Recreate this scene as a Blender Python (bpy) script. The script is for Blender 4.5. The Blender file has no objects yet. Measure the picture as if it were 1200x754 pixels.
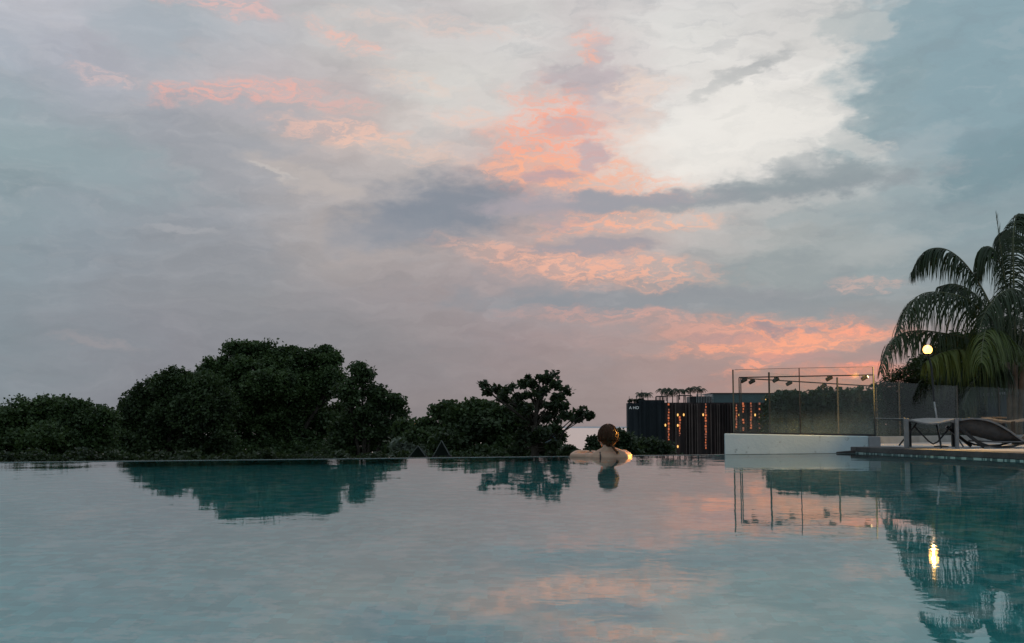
import bpy, math, random
import numpy as np
from mathutils import Vector, Matrix, noise as mnoise

R = math.radians
scene = bpy.context.scene
col = scene.collection
random.seed(7)
rng = np.random.default_rng(11)

# ------------------------------------------------------------------ camera
F = 1400.0; CX, CY = 600.0, 377.0; CAMZ = 0.30; TILT = math.atan(123/1400)
cam = bpy.data.cameras.new('camera'); cam.lens = F*36/1200; cam.sensor_width = 36
cam.clip_start = 0.05; cam.clip_end = 60000
co = bpy.data.objects.new('camera', cam); col.objects.link(co)
co.location = (0, 0, CAMZ); co.rotation_euler = (R(90)+TILT, 0, 0)
scene.camera = co

def at(px, py, Y):
    u = (px-CX)/F; v = (CY-py)/F
    dy = math.cos(TILT)-v*math.sin(TILT); dz = math.sin(TILT)+v*math.cos(TILT)
    return Vector((u/dy*Y, Y, CAMZ+dz/dy*Y))
def ppm(Y): return Y/F          # metres per photo pixel

def lin(c):
    return tuple(((x/255)/12.92 if x/255 <= .04045 else ((x/255+.055)/1.055)**2.4) for x in c)

# ------------------------------------------------------------------ nodes
class NT:
    def __init__(s, tree): s.t = tree; s.n = tree.nodes; s.l = tree.links
    def new(s, typ, **kw):
        nd = s.n.new(typ)
        for k, v in kw.items(): setattr(nd, k, v)
        return nd
    def put(s, sock, val):
        if val is None: return
        if hasattr(val, 'is_output'): s.l.new(val, sock)
        else:
            if isinstance(val, (tuple, list)) and sock.type == 'RGBA' and len(val) == 3: val = (*val, 1)
            sock.default_value = val
    def math(s, op, a, b=None, c=None, clamp=False):
        nd = s.new('ShaderNodeMath', operation=op); nd.use_clamp = clamp
        s.put(nd.inputs[0], a); s.put(nd.inputs[1], b); s.put(nd.inputs[2], c)
        return nd.outputs[0]
    def mix(s, f, a, b, mode='MIX'):
        nd = s.new('ShaderNodeMix', data_type='RGBA', blend_type=mode)
        s.put(nd.inputs[0], f); s.put(nd.inputs[6], a); s.put(nd.inputs[7], b)
        return nd.outputs[2]
    def mr(s, v, a, b, c=0., d=1., interp='SMOOTHSTEP'):
        nd = s.new('ShaderNodeMapRange', interpolation_type=interp)
        s.put(nd.inputs[0], v); s.put(nd.inputs[1], a); s.put(nd.inputs[2], b); s.put(nd.inputs[3], c); s.put(nd.inputs[4], d)
        return nd.outputs[0]
    def noise(s, vec, scale, detail=2., rough=.5, dist=0.):
        nd = s.new('ShaderNodeTexNoise')
        s.put(nd.inputs['Vector'], vec); s.put(nd.inputs['Scale'], scale); s.put(nd.inputs['Detail'], detail)
        s.put(nd.inputs['Roughness'], rough); s.put(nd.inputs['Distortion'], dist)
        return nd
    def comb(s, x, y, z=0.):
        nd = s.new('ShaderNodeCombineXYZ'); s.put(nd.inputs[0], x); s.put(nd.inputs[1], y); s.put(nd.inputs[2], z); return nd.outputs[0]
    def vm(s, op, a, b=None, sc=None):
        nd = s.new('ShaderNodeVectorMath', operation=op); s.put(nd.inputs[0], a); s.put(nd.inputs[1], b)
        if sc is not None: s.put(nd.inputs[3], sc)
        return nd.outputs[1] if op in ('LENGTH', 'DISTANCE', 'DOT_PRODUCT') else nd.outputs[0]

# ------------------------------------------------------------------ sky
SUN_AZ, SUN_EL = 14.0, 3.0
def px2dir(x, y):
    p = at(x, y, 1.0) - Vector((0, 0, CAMZ))
    return math.degrees(math.atan2(p.x, p.y)), math.degrees(math.atan2(p.z, math.hypot(p.x, p.y)))

def build_world():
    w = bpy.data.worlds.new('World'); scene.world = w; w.use_nodes = True
    w.node_tree.nodes.clear(); t = NT(w.node_tree)
    tc = t.new('ShaderNodeTexCoord')
    sep = t.new('ShaderNodeSeparateXYZ'); t.l.new(tc.outputs['Generated'], sep.inputs[0])
    X, Y, Z = sep.outputs
    az = t.math('MULTIPLY', t.math('ARCTAN2', X, Y), 180/math.pi)
    el = t.math('MULTIPLY', t.math('ARCSINE', Z), 180/math.pi)
    P = t.comb(az, el)                       # sky direction in degrees (azimuth, elevation)
    stretch = t.vm('MULTIPLY', P, (1.0, 2.1, 1))
    # slow and quick domain warps (cloud drift)
    w1 = t.noise(stretch, .14, 3, .5).outputs['Color']
    w2 = t.noise(stretch, .62, 5, .58).outputs['Color']
    off1 = t.vm('MULTIPLY', t.vm('SUBTRACT', w1, (.5, .5, .5)), (6, 2.4, 0))
    off2 = t.vm('MULTIPLY', t.vm('SUBTRACT', w2, (.5, .5, .5)), (3.0, 1.2, 0))
    Pb = t.vm('ADD', t.vm('ADD', P, off1), off2)
    # for the named clouds: less slow warp so that they stay put
    Pf = t.vm('ADD', t.vm('ADD', P, t.vm('SCALE', off1, None, .35)), t.vm('SCALE', off2, None, 1.25))
    sb = t.new('ShaderNodeSeparateXYZ'); t.l.new(Pb, sb.inputs[0])
    azb, elb = sb.outputs[0], sb.outputs[1]
    u = t.mr(azb, -24, 24, 0, 1, 'LINEAR')
    rows = {
     500: [(134,144,150),(132,138,145),(130,133,140),(130,131,138),(134,132,137),(138,134,137),(140,135,138),(142,136,140),(150,138,142),(160,138,138),(166,136,134),(156,138,140),(148,138,143)],
     450: [(138,148,156),(137,142,150),(136,138,146),(135,137,144),(138,138,144),(142,138,143),(146,138,142),(150,140,143),(158,142,145),(170,142,141),(178,138,135),(160,140,140),(150,140,145)],
     400: [(138,150,158),(140,146,154),(142,144,152),(140,142,149),(146,145,150),(150,145,149),(158,146,150),(164,148,150),(174,152,151),(172,150,149),(160,150,152),(150,150,155),(150,150,155)],
     350: [(143,155,163),(144,152,160),(146,150,157),(148,150,155),(156,152,156),(160,152,155),(162,154,158),(160,156,160),(150,158,162),(142,156,161),(142,158,163),(140,156,162),(140,156,162)],
     300: [(144,158,166),(146,156,165),(150,155,162),(156,158,164),(170,164,164),(176,167,167),(185,166,164),(192,172,169),(182,178,178),(162,172,174),(155,168,172),(140,160,168),(142,162,168)],
     250: [(146,163,170),(150,162,170),(152,158,166),(162,164,170),(178,172,172),(172,170,173),(185,170,170),(195,178,175),(200,193,190),(186,188,188),(172,180,182),(140,160,167),(138,160,168)],
     200: [(150,168,174),(152,165,172),(158,163,170),(166,168,174),(186,180,180),(196,188,186),(205,184,180),(222,200,190),(238,232,226),(230,228,224),(205,208,207),(136,158,166),(133,162,170)],
     150: [(158,172,180),(165,172,180),(166,169,177),(176,176,180),(202,188,184),(214,208,204),(220,208,204),(228,210,204),(238,235,231),(240,237,232),(222,221,217),(143,167,175),(140,168,176)],
     100: [(175,182,192),(180,182,192),(186,186,192),(194,186,188),(198,190,190),(216,214,210),(216,212,209),(214,204,204),(232,229,225),(236,233,229),(226,225,221),(150,174,182),(148,175,184)],
      50: [(192,194,202),(190,192,200),(172,180,188),(192,192,196),(202,199,198),(212,208,206),(218,216,214),(214,206,205),(224,223,220),(228,226,223),(218,217,214),(160,181,189),(155,182,192)],
       0: [(198,198,204),(192,195,203),(178,186,192),(196,190,194),(201,201,201),(206,202,202),(215,213,211),(213,210,210),(217,216,215),(215,214,213),(213,213,211),(166,186,194),(155,182,194)]}
    cur = None; prev = None
    def ramp(stops):
        nd = t.new('ShaderNodeValToRGB'); cr = nd.color_ramp; cr.interpolation = 'LINEAR'
        for i, (p, c) in enumerate(stops):
            e = cr.elements[i] if i < 2 else cr.elements.new(min(p, 1))
            e.position = min(p, 1); e.color = (*lin(c), 1)
        t.l.new(u, nd.inputs[0]); return nd.outputs[0]
    for y in sorted(rows, reverse=True):
        e_ = px2dir(600, y)[1]
        c = ramp([((px2dir(i*100, y)[0]+24)/48, k) for i, k in enumerate(rows[y])])
        if cur is None: cur = c
        else: cur = t.mix(t.mr(elb, prev, e_, 0, 1, 'LINEAR'), cur, c)
        prev = e_
    # overhead and behind: plain blue-grey dusk overcast
    cur = t.mix(t.mr(el, 20, 38), cur, (.60, .64, .67))
    cur = t.mix(t.mr(t.math('ABSOLUTE', az), 30, 80), cur, (.40, .49, .55))
    # thin fibres and mottling of the whole layer
    fib = t.noise(t.vm('MULTIPLY', Pb, (.45, 1.9, 1)), .42, 6, .6).outputs['Fac']
    cur = t.mix(t.mr(fib, .36, .68, .0, .14, 'LINEAR'), cur, (.02, .03, .045), 'MIX')
    bright = t.noise(t.vm('MULTIPLY', Pb, (.7, 1.8, 1)), .8, 6, .6).outputs['Fac']
    cur = t.mix(t.math('MULTIPLY', t.mr(bright, .48, .8, 0, .13, 'LINEAR'), t.mr(el, 3, 12, .25, 1)), cur, (.85, .78, .76))
    n = t.noise(t.vm('MULTIPLY', P, (1, 1.9, 1)), .55, 7, .6).outputs['Fac']
    nn = t.math('MULTIPLY', t.math('SUBTRACT', n, .5), 2.4)
    puff = t.noise(t.vm('MULTIPLY', Pf, (.8, 2.5, 1)), 1.5, 7, .6, .15).outputs['Fac']
    tex = t.mr(puff, .42, .60)
    def mask(x, y, rx, ry, ang, soft, amp):
        a, e = px2dir(x, y); k = 1/ (F*math.pi/180)
        mp = t.new('ShaderNodeMapping', vector_type='TEXTURE')
        sq = t.new('ShaderNodeVectorMath', operation='MULTIPLY_ADD')      # keeps the clouds evaluated one after another
        t.l.new(cur, sq.inputs[0]); sq.inputs[1].default_value = (1e-9,)*3; t.l.new(Pf, sq.inputs[2])
        t.l.new(sq.outputs[0], mp.inputs[0]); mp.inputs['Location'].default_value = (a, e, 0)
        mp.inputs['Rotation'].default_value = (0, 0, R(ang)); mp.inputs['Scale'].default_value = (rx*k, ry*k, 1)
        r = t.vm('LENGTH', mp.outputs[0])
        r = t.math('MULTIPLY_ADD', nn, amp, r)
        return t.mr(r, 1-soft, 1+soft, 1, 0)
    # darker clouds
    for x, y, rx, ry, ang, c, s, soft, amp in [
        (1165, 58, 168, 128, 38, (138,164,174), .85, .24, .3),
        (1035, 122, 80, 24, 42, (140,163,171), .9, .35, .5),
        (1150, 250, 140, 40, 0, (138,158,166), .6, .4, .4),
        (1140, 200, 120, 32, 14, (120,147,157), .8, .4, .4),
        (1180, 110, 90, 50, 40, (136,162,172), .35, .5, .4),
        (1040, 215, 60, 40, 0, (165,178,182), .6, .5, .6),
        (520, 243, 92, 36, 10, (130,139,152), .9, .6, .6),
        (450, 275, 60, 20, 10, (148,152,161), .5, .5, .5),
        (860, 228, 185, 12, 4, (142,151,159), .85, .65, .8),
        (955, 207, 84, 19, 4, (143,156,162), .88, .5, .8),
        (930, 195, 30, 12, 3, (170,177,180), .7, .3, .6),
        (690, 95, 46, 20, -8, (186,176,181), .75, .5, .7),
        (700, 60, 16, 22, 0, (196,184,188), .6, .5, .7),
        (730, 130, 45, 14, -20, (198,187,190), .6, .5, .7),
        (870, 86, 60, 7, 22, (178,181,182), .75, .6, .9),
        (830, 103, 32, 6, 25, (198,199,198), .6, .5, .8),
        (1008, 25, 42, 20, 0, (184,191,192), .8, .3, .6),
        (865, 131, 24, 4, 8, (205,205,203), .7, .5, .7),
        (1000, 167, 30, 12, -20, (196,199,198), .8, .35, .6),
        (790, 350, 240, 17, 1, (140,148,157), .8, .5, .5),
        (900, 366, 150, 14, -2, (141,152,160), .6, .5, .5),
        (935, 312, 110, 18, 7, (146,158,163), .75, .4, .6),
        (965, 252, 62, 11, 8, (158,170,174), .7, .4, .7),
        (690, 292, 60, 7, 4, (160,156,163), .75, .5, .6),
        (650, 240, 60, 14, 0, (172,163,168), .6, .5, .6),
        (745, 235, 80, 8, 0, (160,161,168), .6, .5, .6),
        (680, 145, 28, 12, -10, (188,172,178), .55, .4, .7),
        (320, 135, 110, 14, -4, (176,174,180), .5, .5, .6),
        (290, 170, 70, 16, 6, (160,163,170), .5, .5, .6),
        (80, 185, 130, 30, -12, (148,166,172), .5, .6, .6),
        (165, 40, 50, 26, -20, (166,177,186), .5, .5, .6),
        (1130, 320, 120, 28, 4, (138,155,162), .5, .5, .6)]:
        m = mask(x, y, rx, ry, ang, soft, amp)
        cur = t.mix(t.math('MULTIPLY', m, s), cur, lin(c))
    # coarse relief inside the cloud deck: darker bellies, paler shoulders
    rel = t.noise(t.vm('MULTIPLY', Pf, (.5, 1.35, 1)), .72, 6, .58, .3).outputs['Fac']
    rk = t.math('MULTIPLY', t.mr(az, -14, 4, .12, .75), t.mr(el, 1, 7, .3, 1))
    cur = t.mix(t.math('MULTIPLY', rk, t.mr(rel, .48, .66, 0, .26)), cur, (.20, .25, .30))
    cur = t.mix(t.math('MULTIPLY', rk, t.mr(rel, .48, .32, 0, .10)), cur, (.75, .70, .70))
    # pale wisps
    for x, y, rx, ry, ang, c, s, soft, amp in [
        (215, 265, 34, 4, -4, (182,181,184), .35, .5, .7), (322, 196, 18, 4, -28, (216,211,206), .4, .5, .7),
        (360, 205, 60, 12, -18, (196,186,180), .5, .5, .7), (110, 403, 34, 6, -10, (156,152,156), .6, .6, .8),
        (1035, 290, 60, 16, 5, (176,183,184), .5, .6, .7), (1080, 165, 50, 10, 15, (165,180,186), .5, .6, .7),
        (840, 160, 130, 45, 10, (240,237,231), .6, .6, .4), (560, 110, 80, 30, -10, (222,219,214), .4, .7, .6)]:
        m = mask(x, y, rx, ry, ang, soft, amp)
        cur = t.mix(t.math('MULTIPLY', m, s), cur, lin(c))
    # pink-lit puffs: soft glow under a broken texture
    for x, y, rx, ry, ang, c, s, base in [
        (645, 165, 58, 44, 0, (255,160,138), 1., .3), (690, 208, 95, 16, -6, (250,170,146), .85, .25),
        (640, 205, 45, 14, -10, (252,168,140), .8, .2), (770, 258, 62, 9, 0, (250,176,152), .85, .2),
        (690, 262, 55, 10, 8, (250,165,142), .7, .15), (705, 313, 105, 17, -4, (252,170,146), .85, .25),
        (600, 300, 70, 10, -14, (238,172,156), .6, .2), (740, 130, 26, 30, 0, (240,196,184), .5, .4),
        (900, 388, 105, 13, 0, (248,150,126), .95, .35), (950, 401, 75, 8, 2, (252,156,130), 1., .4),
        (880, 407, 85, 8, 4, (244,152,130), .9, .3), (895, 422, 40, 7, 20, (250,150,128), .9, .25),
        (1010, 391, 16, 4, 0, (250,150,130), 1., .5), (1020, 332, 30, 8, 0, (200,160,158), .8, .2),
        (715, 369, 85, 8, -2, (214,150,144), .6, .3), (800, 381, 60, 9, -10, (225,155,146), .6, .3),
        (1000, 440, 105, 10, 2, (236,138,122), .5, .4), (1005, 432, 30, 5, 8, (252,140,122), .9, .4),
        (760, 392, 80, 12, 0, (176,140,144), .6, .4),
        (275, 105, 75, 11, 8, (240,166,158), .85, .25), (370, 118, 60, 9, -6, (228,168,164), .7, .2),
        (400, 152, 62, 10, -6, (242,182,168), .8, .3), (408, 46, 42, 8, -18, (242,178,168), .8, .2),
        (255, 5, 55, 9, -5, (238,176,172), .7, .2), (120, 88, 32, 6, -8, (224,180,180), .6, .2),
        (500, 28, 90, 9, -6, (230,190,184), .55, .2), (545, 141, 45, 9, -6, (240,188,176), .6, .25),
        (690, 42, 22, 8, 0, (244,176,164), .8, .25), (690, 64, 10, 9, 0, (248,170,152), .8, .25),
        (480, 95, 50, 9, -10, (232,192,182), .5, .2), (480, 175, 80, 12, -10, (236,186,172), .5, .25),
        (750, 100, 34, 12, 0, (240,200,188), .5, .3)]:
        m = mask(x, y, rx*1.15, ry*1.2, ang, .5, .45)
        f = t.math('MULTIPLY', m, t.math('ADD', t.math('MULTIPLY', tex, .88*s*(1-base)), .8*s*base))
        cur = t.mix(f, cur, lin((c[0], c[1]+14, c[2]+10)))
    for x, y, rx, ry, ang, c, s in [(648, 208, 30, 8, 0, (186,164,170), .8), (662, 150, 34, 8, -6, (206,176,176), .6), (690, 182, 16, 18, 0, (190,174,180), .75),
        (640, 240, 70, 9, 2, (168,162,170), .8), (735, 234, 80, 8, 2, (156,158,167), .8), (690, 290, 70, 8, 3, (160,157,165), .8), (655, 262, 20, 10, 0, (180,165,170), .6),
        (905, 386, 16, 6, 0, (150,140,150), .8), (960, 386, 12, 6, 0, (158,148,156), .7), (850, 398, 40, 4, 0, (172,146,150), .6), (940, 418, 60, 6, 0, (182,146,146), .6)]:
        m = mask(x, y, rx, ry, ang, .5, .8)
        cur = t.mix(t.math('MULTIPLY', m, s), cur, lin(c))
    # the clear-sky light behind the clouds
    sky = t.new('ShaderNodeTexSky'); sky.sky_type = 'NISHITA'; sky.sun_disc = False
    sky.sun_elevation = R(SUN_EL); sky.sun_rotation = R(SUN_AZ); sky.altitude = 60
    bg1 = t.new('ShaderNodeBackground'); t.l.new(sky.outputs[0], bg1.inputs[0]); bg1.inputs[1].default_value = 0.05
    bg2 = t.new('ShaderNodeBackground'); t.l.new(cur, bg2.inputs[0]); bg2.inputs[1].default_value = 1.0
    mx = t.new('ShaderNodeMixShader'); mx.inputs[0].default_value = .97
    t.l.new(bg1.outputs[0], mx.inputs[1]); t.l.new(bg2.outputs[0], mx.inputs[2])
    out = t.new('ShaderNodeOutputWorld'); t.l.new(mx.outputs[0], out.inputs[0])
    w.cycles.sampling_method = 'MANUAL'; w.cycles.sample_map_resolution = 512
build_world()

sun = bpy.data.lights.new('sun', 'SUN'); sun.energy = .02; sun.angle = R(90); sun.color = (1, .62, .45)
so = bpy.data.objects.new('sun', sun); col.objects.link(so)
sd = Vector((math.sin(R(SUN_AZ))*math.cos(R(SUN_EL)), math.cos(R(SUN_AZ))*math.cos(R(SUN_EL)), math.sin(R(SUN_EL))))
so.rotation_euler = sd.to_track_quat('Z', 'Y').to_euler(); so.location = (0, 0, 30)

vs = scene.view_settings; vs.view_transform = 'Standard'; vs.look = 'None'; vs.exposure = 0; vs.gamma = 1; vs.use_curve_mapping = False
scene.render.engine = 'CYCLES'
scene.cycles.use_denoising = True
scene.cycles.max_bounces = 14; scene.cycles.transparent_max_bounces = 24; scene.cycles.transmission_bounces = 8; scene.cycles.glossy_bounces = 5; scene.cycles.diffuse_bounces = 3
scene.cycles.caustics_refractive = True; scene.cycles.caustics_reflective = False
# ------------------------------------------------------------------ mesh helpers
class MB:
    def __init__(s): s.v = []; s.f = []
    def add(s, vs, fs):
        o = len(s.v); s.v += [tuple(p) for p in vs]; s.f += [tuple(i+o for i in f) for f in fs]; return s
    def box(s, lo, hi, rz=0, piv=None):
        x0, y0, z0 = lo; x1, y1, z1 = hi
        vs = [Vector(p) for p in [(x0,y0,z0),(x1,y0,z0),(x1,y1,z0),(x0,y1,z0),(x0,y0,z1),(x1,y0,z1),(x1,y1,z1),(x0,y1,z1)]]
        if rz:
            pv = Vector(piv) if piv else (vs[0]+vs[6])/2; m = Matrix.Rotation(rz, 3, 'Z')
            vs = [m@(v-pv)+pv for v in vs]
        return s.add(vs, [(0,3,2,1),(4,5,6,7),(0,1,5,4),(1,2,6,5),(2,3,7,6),(3,0,4,7)])
    def prism(s, poly, z0, z1):
        """poly: list of (x,y) counter-clockwise; z1 may be a list of heights"""
        n = len(poly); zt = z1 if isinstance(z1, (list, tuple)) else [z1]*n
        vs = [(x, y, z0) for x, y in poly]+[(x, y, z) for (x, y), z in zip(poly, zt)]
        return s.add(vs, [tuple(range(n-1, -1, -1)), tuple(range(n, 2*n))]+[(i, (i+1) % n, (i+1) % n+n, i+n) for i in range(n)])
    def slab(s, a, b, th, z0a, z1a, z0b=None, z1b=None):
        """upright panel from a to b (xy), thickness th"""
        z0b = z0a if z0b is None else z0b; z1b = z1a if z1b is None else z1b
        a = Vector(a[:2]); b = Vector(b[:2]); n = (b-a).normalized(); n = Vector((-n.y, n.x))*th/2
        p = [a-n, b-n, b+n, a+n]
        vs = [(p[0].x,p[0].y,z0a),(p[1].x,p[1].y,z0b),(p[2].x,p[2].y,z0b),(p[3].x,p[3].y,z0a),
              (p[0].x,p[0].y,z1a),(p[1].x,p[1].y,z1b),(p[2].x,p[2].y,z1b),(p[3].x,p[3].y,z1a)]
        return s.add(vs, [(0,3,2,1),(4,5,6,7),(0,1,5,4),(1,2,6,5),(2,3,7,6),(3,0,4,7)])
    def tube(s, pts, rad, n=8, cap=True):
        pts = [Vector(p) for p in pts]
        if not isinstance(rad, (list, tuple)): rad = [rad]*len(pts)
        o = len(s.v); up = None; rings = []
        for i, p in enumerate(pts):
            d = (pts[min(i+1, len(pts)-1)]-pts[max(i-1, 0)])
            if d.length < 1e-9: d = Vector((0, 0, 1))
            d.normalize()
            if up is None: up = d.orthogonal().normalized()
            up = (up-d*up.dot(d)); up = up.normalized() if up.length > 1e-6 else d.orthogonal().normalized()
            sd_ = d.cross(up)
            rings.append([p+(up*math.cos(2*math.pi*k/n)+sd_*math.sin(2*math.pi*k/n))*rad[i] for k in range(n)])
        vs = [v for r_ in rings for v in r_]; fs = []
        for i in range(len(pts)-1):
            for k in range(n): fs.append((i*n+k, i*n+(k+1) % n, (i+1)*n+(k+1) % n, (i+1)*n+k))
        if cap: fs += [tuple(range(n-1, -1, -1)), tuple((len(pts)-1)*n+k for k in range(n))]
        return s.add(vs, fs)
    def bar(s, pts, w, h, up=(0, 0, 1)):
        """rectangular section swept along pts"""
        pts = [Vector(p) for p in pts]; up = Vector(up); vs = []; fs = []
        for i, p in enumerate(pts):
            d = (pts[min(i+1, len(pts)-1)]-pts[max(i-1, 0)]).normalized(); sdv = d.cross(up).normalized(); u2 = sdv.cross(d)
            for a, b in ((-1,-1),(1,-1),(1,1),(-1,1)): vs.append(p+sdv*a*w/2+u2*b*h/2)
        for i in range(len(pts)-1):
            for k in range(4): fs.append((i*4+k, i*4+(k+1) % 4, (i+1)*4+(k+1) % 4, (i+1)*4+k))
        m = (len(pts)-1)*4; fs += [(3,2,1,0), (m, m+1, m+2, m+3)]
        return s.add(vs, fs)
    def sphere(s, c, r, seg=16, rg=10):
        c = Vector(c); rr = (r, r, r) if not isinstance(r, (tuple, list)) else r
        vs = [c+Vector((0, 0, rr[2]))]; fs = []
        for i in range(1, rg):
            a = math.pi*i/rg
            for k in range(seg):
                b = 2*math.pi*k/seg; vs.append(c+Vector((rr[0]*math.sin(a)*math.cos(b), rr[1]*math.sin(a)*math.sin(b), rr[2]*math.cos(a))))
        vs.append(c-Vector((0, 0, rr[2]))); last = len(vs)-1
        for k in range(seg):
            fs.append((0, 1+k, 1+(k+1) % seg)); fs.append((last, last-seg+(k+1) % seg, last-seg+k))
        for i in range(rg-2):
            for k in range(seg): fs.append((1+i*seg+k, 1+(i+1)*seg+k, 1+(i+1)*seg+(k+1) % seg, 1+i*seg+(k+1) % seg))
        return s.add(vs, fs)
    def build(s, name, m, parent=None, smooth=False, base=None, bevel=0):
        off = Vector(wl(parent)) if parent else Vector((0, 0, 0))
        if base is not None: off = Vector(base)
        me = bpy.data.meshes.new(name); me.from_pydata([tuple(Vector(v)-off) for v in s.v], [], s.f); me.update()
        o = bpy.data.objects.new(name, me); col.objects.link(o)
        if m: me.materials.append(m)
        if parent: o.parent = parent
        elif base is not None: o.location = base
        if smooth:
            for p in me.polygons: p.use_smooth = True
        if bevel:
            b = o.modifiers.new('bevel', 'BEVEL'); b.width = bevel; b.segments = 2; b.limit_method = 'ANGLE'
        return o
def wl(o):
    v = Vector((0, 0, 0))
    while o: v = v+o.location; o = o.parent
    return v
def mesh_np(name, V, Q, m, parent=None, smooth=False):
    off = np.array(wl(parent)) if parent else np.zeros(3)
    V = np.asarray(V, dtype=np.float32)-off.astype(np.float32); Q = np.asarray(Q, dtype=np.int32)
    me = bpy.data.meshes.new(name); k = Q.shape[1]
    me.vertices.add(len(V)); me.vertices.foreach_set('co', V.ravel())
    me.loops.add(Q.size); me.loops.foreach_set('vertex_index', Q.ravel())
    me.polygons.add(len(Q)); me.polygons.foreach_set('loop_start', np.arange(0, Q.size, k, dtype=np.int32))
    me.polygons.foreach_set('loop_total', np.full(len(Q), k, dtype=np.int32))
    if smooth: me.polygons.foreach_set('use_smooth', np.ones(len(Q), dtype=bool))
    me.update(calc_edges=True); me.materials.append(m)
    o = bpy.data.objects.new(name, me); col.objects.link(o)
    if parent: o.parent = parent
    return o
def tag(o, label=None, cat=None, group=None, kind=None):
    if label: o['label'] = label
    if cat: o['category'] = cat
    if group: o['group'] = group
    if kind: o['kind'] = kind
    return o
def thing(name, label, cat, loc=(0, 0, 0), group=None):
    o = bpy.data.objects.new(name, None); o.empty_display_size = .2; col.objects.link(o); o.location = loc
    return tag(o, label, cat, group)
def copy_tree(o, parent=None):
    c = o.copy(); col.objects.link(c)
    if parent: c.parent = parent
    for ch in [x for x in col.objects if x.parent == o]: copy_tree(ch, c)
    return c

# ------------------------------------------------------------------ materials
def mat(name, c=(.5, .5, .5), rough=.6, metal=0., var=.0, vscale=4., bump=0., bscale=20., c2=None, spec=.5, **kw):
    m = bpy.data.materials.new(name); m.use_nodes = True; t = NT(m.node_tree); b = t.n['Principled BSDF']
    b.inputs['Roughness'].default_value = rough; b.inputs['Metallic'].default_value = metal; b.inputs['Specular IOR Level'].default_value = spec
    tc = t.new('ShaderNodeTexCoord').outputs['Object']
    if var or c2:
        n = t.noise(tc, vscale, 6, .6).outputs['Fac']
        d = c2 or tuple(x*(1-var) for x in c)
        t.put(b.inputs['Base Color'], t.mix(t.mr(n, .35, .65), c, d))
    else: b.inputs['Base Color'].default_value = (*c, 1)
    if bump:
        n2 = t.noise(tc, bscale, 5, .6).outputs['Fac']; bp = t.new('ShaderNodeBump'); bp.inputs['Strength'].default_value = bump; bp.inputs['Distance'].default_value = .02
        t.l.new(n2, bp.inputs['Height']); t.l.new(bp.outputs[0], b.inputs['Normal'])
    return m
def emit(name, c, s):
    m = bpy.data.materials.new(name); m.use_nodes = True; b = m.node_tree.nodes['Principled BSDF']
    b.inputs['Base Color'].default_value = (.1, .1, .1, 1); b.inputs['Emission Color'].default_value = (*c, 1); b.inputs['Emission Strength'].default_value = s
    return m
def leafmat(name, c, c2, rough=.55, trans=.25):
    m = bpy.data.materials.new(name); m.use_nodes = True; t = NT(m.node_tree); b = t.n['Principled BSDF']
    g = t.new('ShaderNodeNewGeometry'); tc = t.new('ShaderNodeTexCoord').outputs['Object']
    n = t.noise(tc, .55, 3, .5).outputs['Fac']
    f = t.math('ADD', t.math('MULTIPLY', g.outputs['Random Per Island'], .5), t.math('MULTIPLY', t.mr(n, .4, .62), .5))
    cc = t.mix(f, c, c2)
    t.put(b.inputs['Base Color'], cc); b.inputs['Roughness'].default_value = rough; b.inputs['Specular IOR Level'].default_value = .35
    tr = t.new('ShaderNodeBsdfTranslucent'); t.put(tr.inputs[0], t.mix(.5, cc, (.10, .14, .03)))
    mx = t.new('ShaderNodeMixShader'); mx.inputs[0].default_value = trans
    t.l.new(b.outputs[0], mx.inputs[1]); t.l.new(tr.outputs[0], mx.inputs[2]); t.l.new(mx.outputs[0], t.n['Material Output'].inputs[0])
    return m
M = {}
M['bark'] = mat('bark', (.045, .036, .028), .9, var=.5, vscale=6, bump=.6)
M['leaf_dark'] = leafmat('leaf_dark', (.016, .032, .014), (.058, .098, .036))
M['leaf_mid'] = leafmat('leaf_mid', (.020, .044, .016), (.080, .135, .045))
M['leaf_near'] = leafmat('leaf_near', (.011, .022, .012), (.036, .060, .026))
M['leaf_hedge'] = leafmat('leaf_hedge', (.016, .034, .020), (.05, .085, .045))
M['palm_dark'] = leafmat('palm_dark', (.014, .032, .018), (.035, .062, .03), .45)
M['palm_light'] = leafmat('palm_light', (.05, .085, .02), (.10, .14, .035), .5)
M['grey_metal'] = mat('grey_metal', (.16, .155, .16), .45, .6, var=.3, vscale=9)
M['dark_metal'] = mat('dark_metal', (.03, .03, .032), .4, .5, var=.3, vscale=12)
M['steel'] = mat('steel', (.45, .45, .46), .3, .9, var=.2, vscale=20)
M['stone_deck'] = mat('stone_deck', (.40, .385, .39), .8, var=.22, vscale=2.2, bump=.15, bscale=60)
M['coping'] = mat('dark_coping', (.07, .065, .066), .8, var=.4, vscale=5, bump=.3, bscale=40)
M['wall_paint'] = None
M['ground'] = mat('hill_ground', (.05, .07, .03), .95, c2=(.09, .08, .05), vscale=.08, bump=.4, bscale=2)

# ------------------------------------------------------------------ pool frame in plan
E0 = Vector((-4.28, 9.98)); E1 = Vector((2.29, 12.80)); ED = (E1-E0).normalized(); EN = Vector((-ED.y, ED.x))   # EN points away from camera
def edge_at(X): return 9.98+(X+4.28)*ED.y/ED.x
CORN = Vector((3.90, 13.40)); CORN.y = edge_at(3.90)
D1 = Vector((4.44, 10.35)); DD = (D1-CORN).normalized(); DN = Vector((-DD.y, DD.x))   # DN to the right
LEFT = E0-ED*22; NEARR = CORN+DD*22
LEFTN = LEFT-EN*26
pool_poly = [(CORN.x, CORN.y), (LEFT.x, LEFT.y), (LEFTN.x, LEFTN.y), (NEARR.x, min(NEARR.y, LEFTN.y)+0), ]
WZ = 0.0; FLOOR = -1.35

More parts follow.
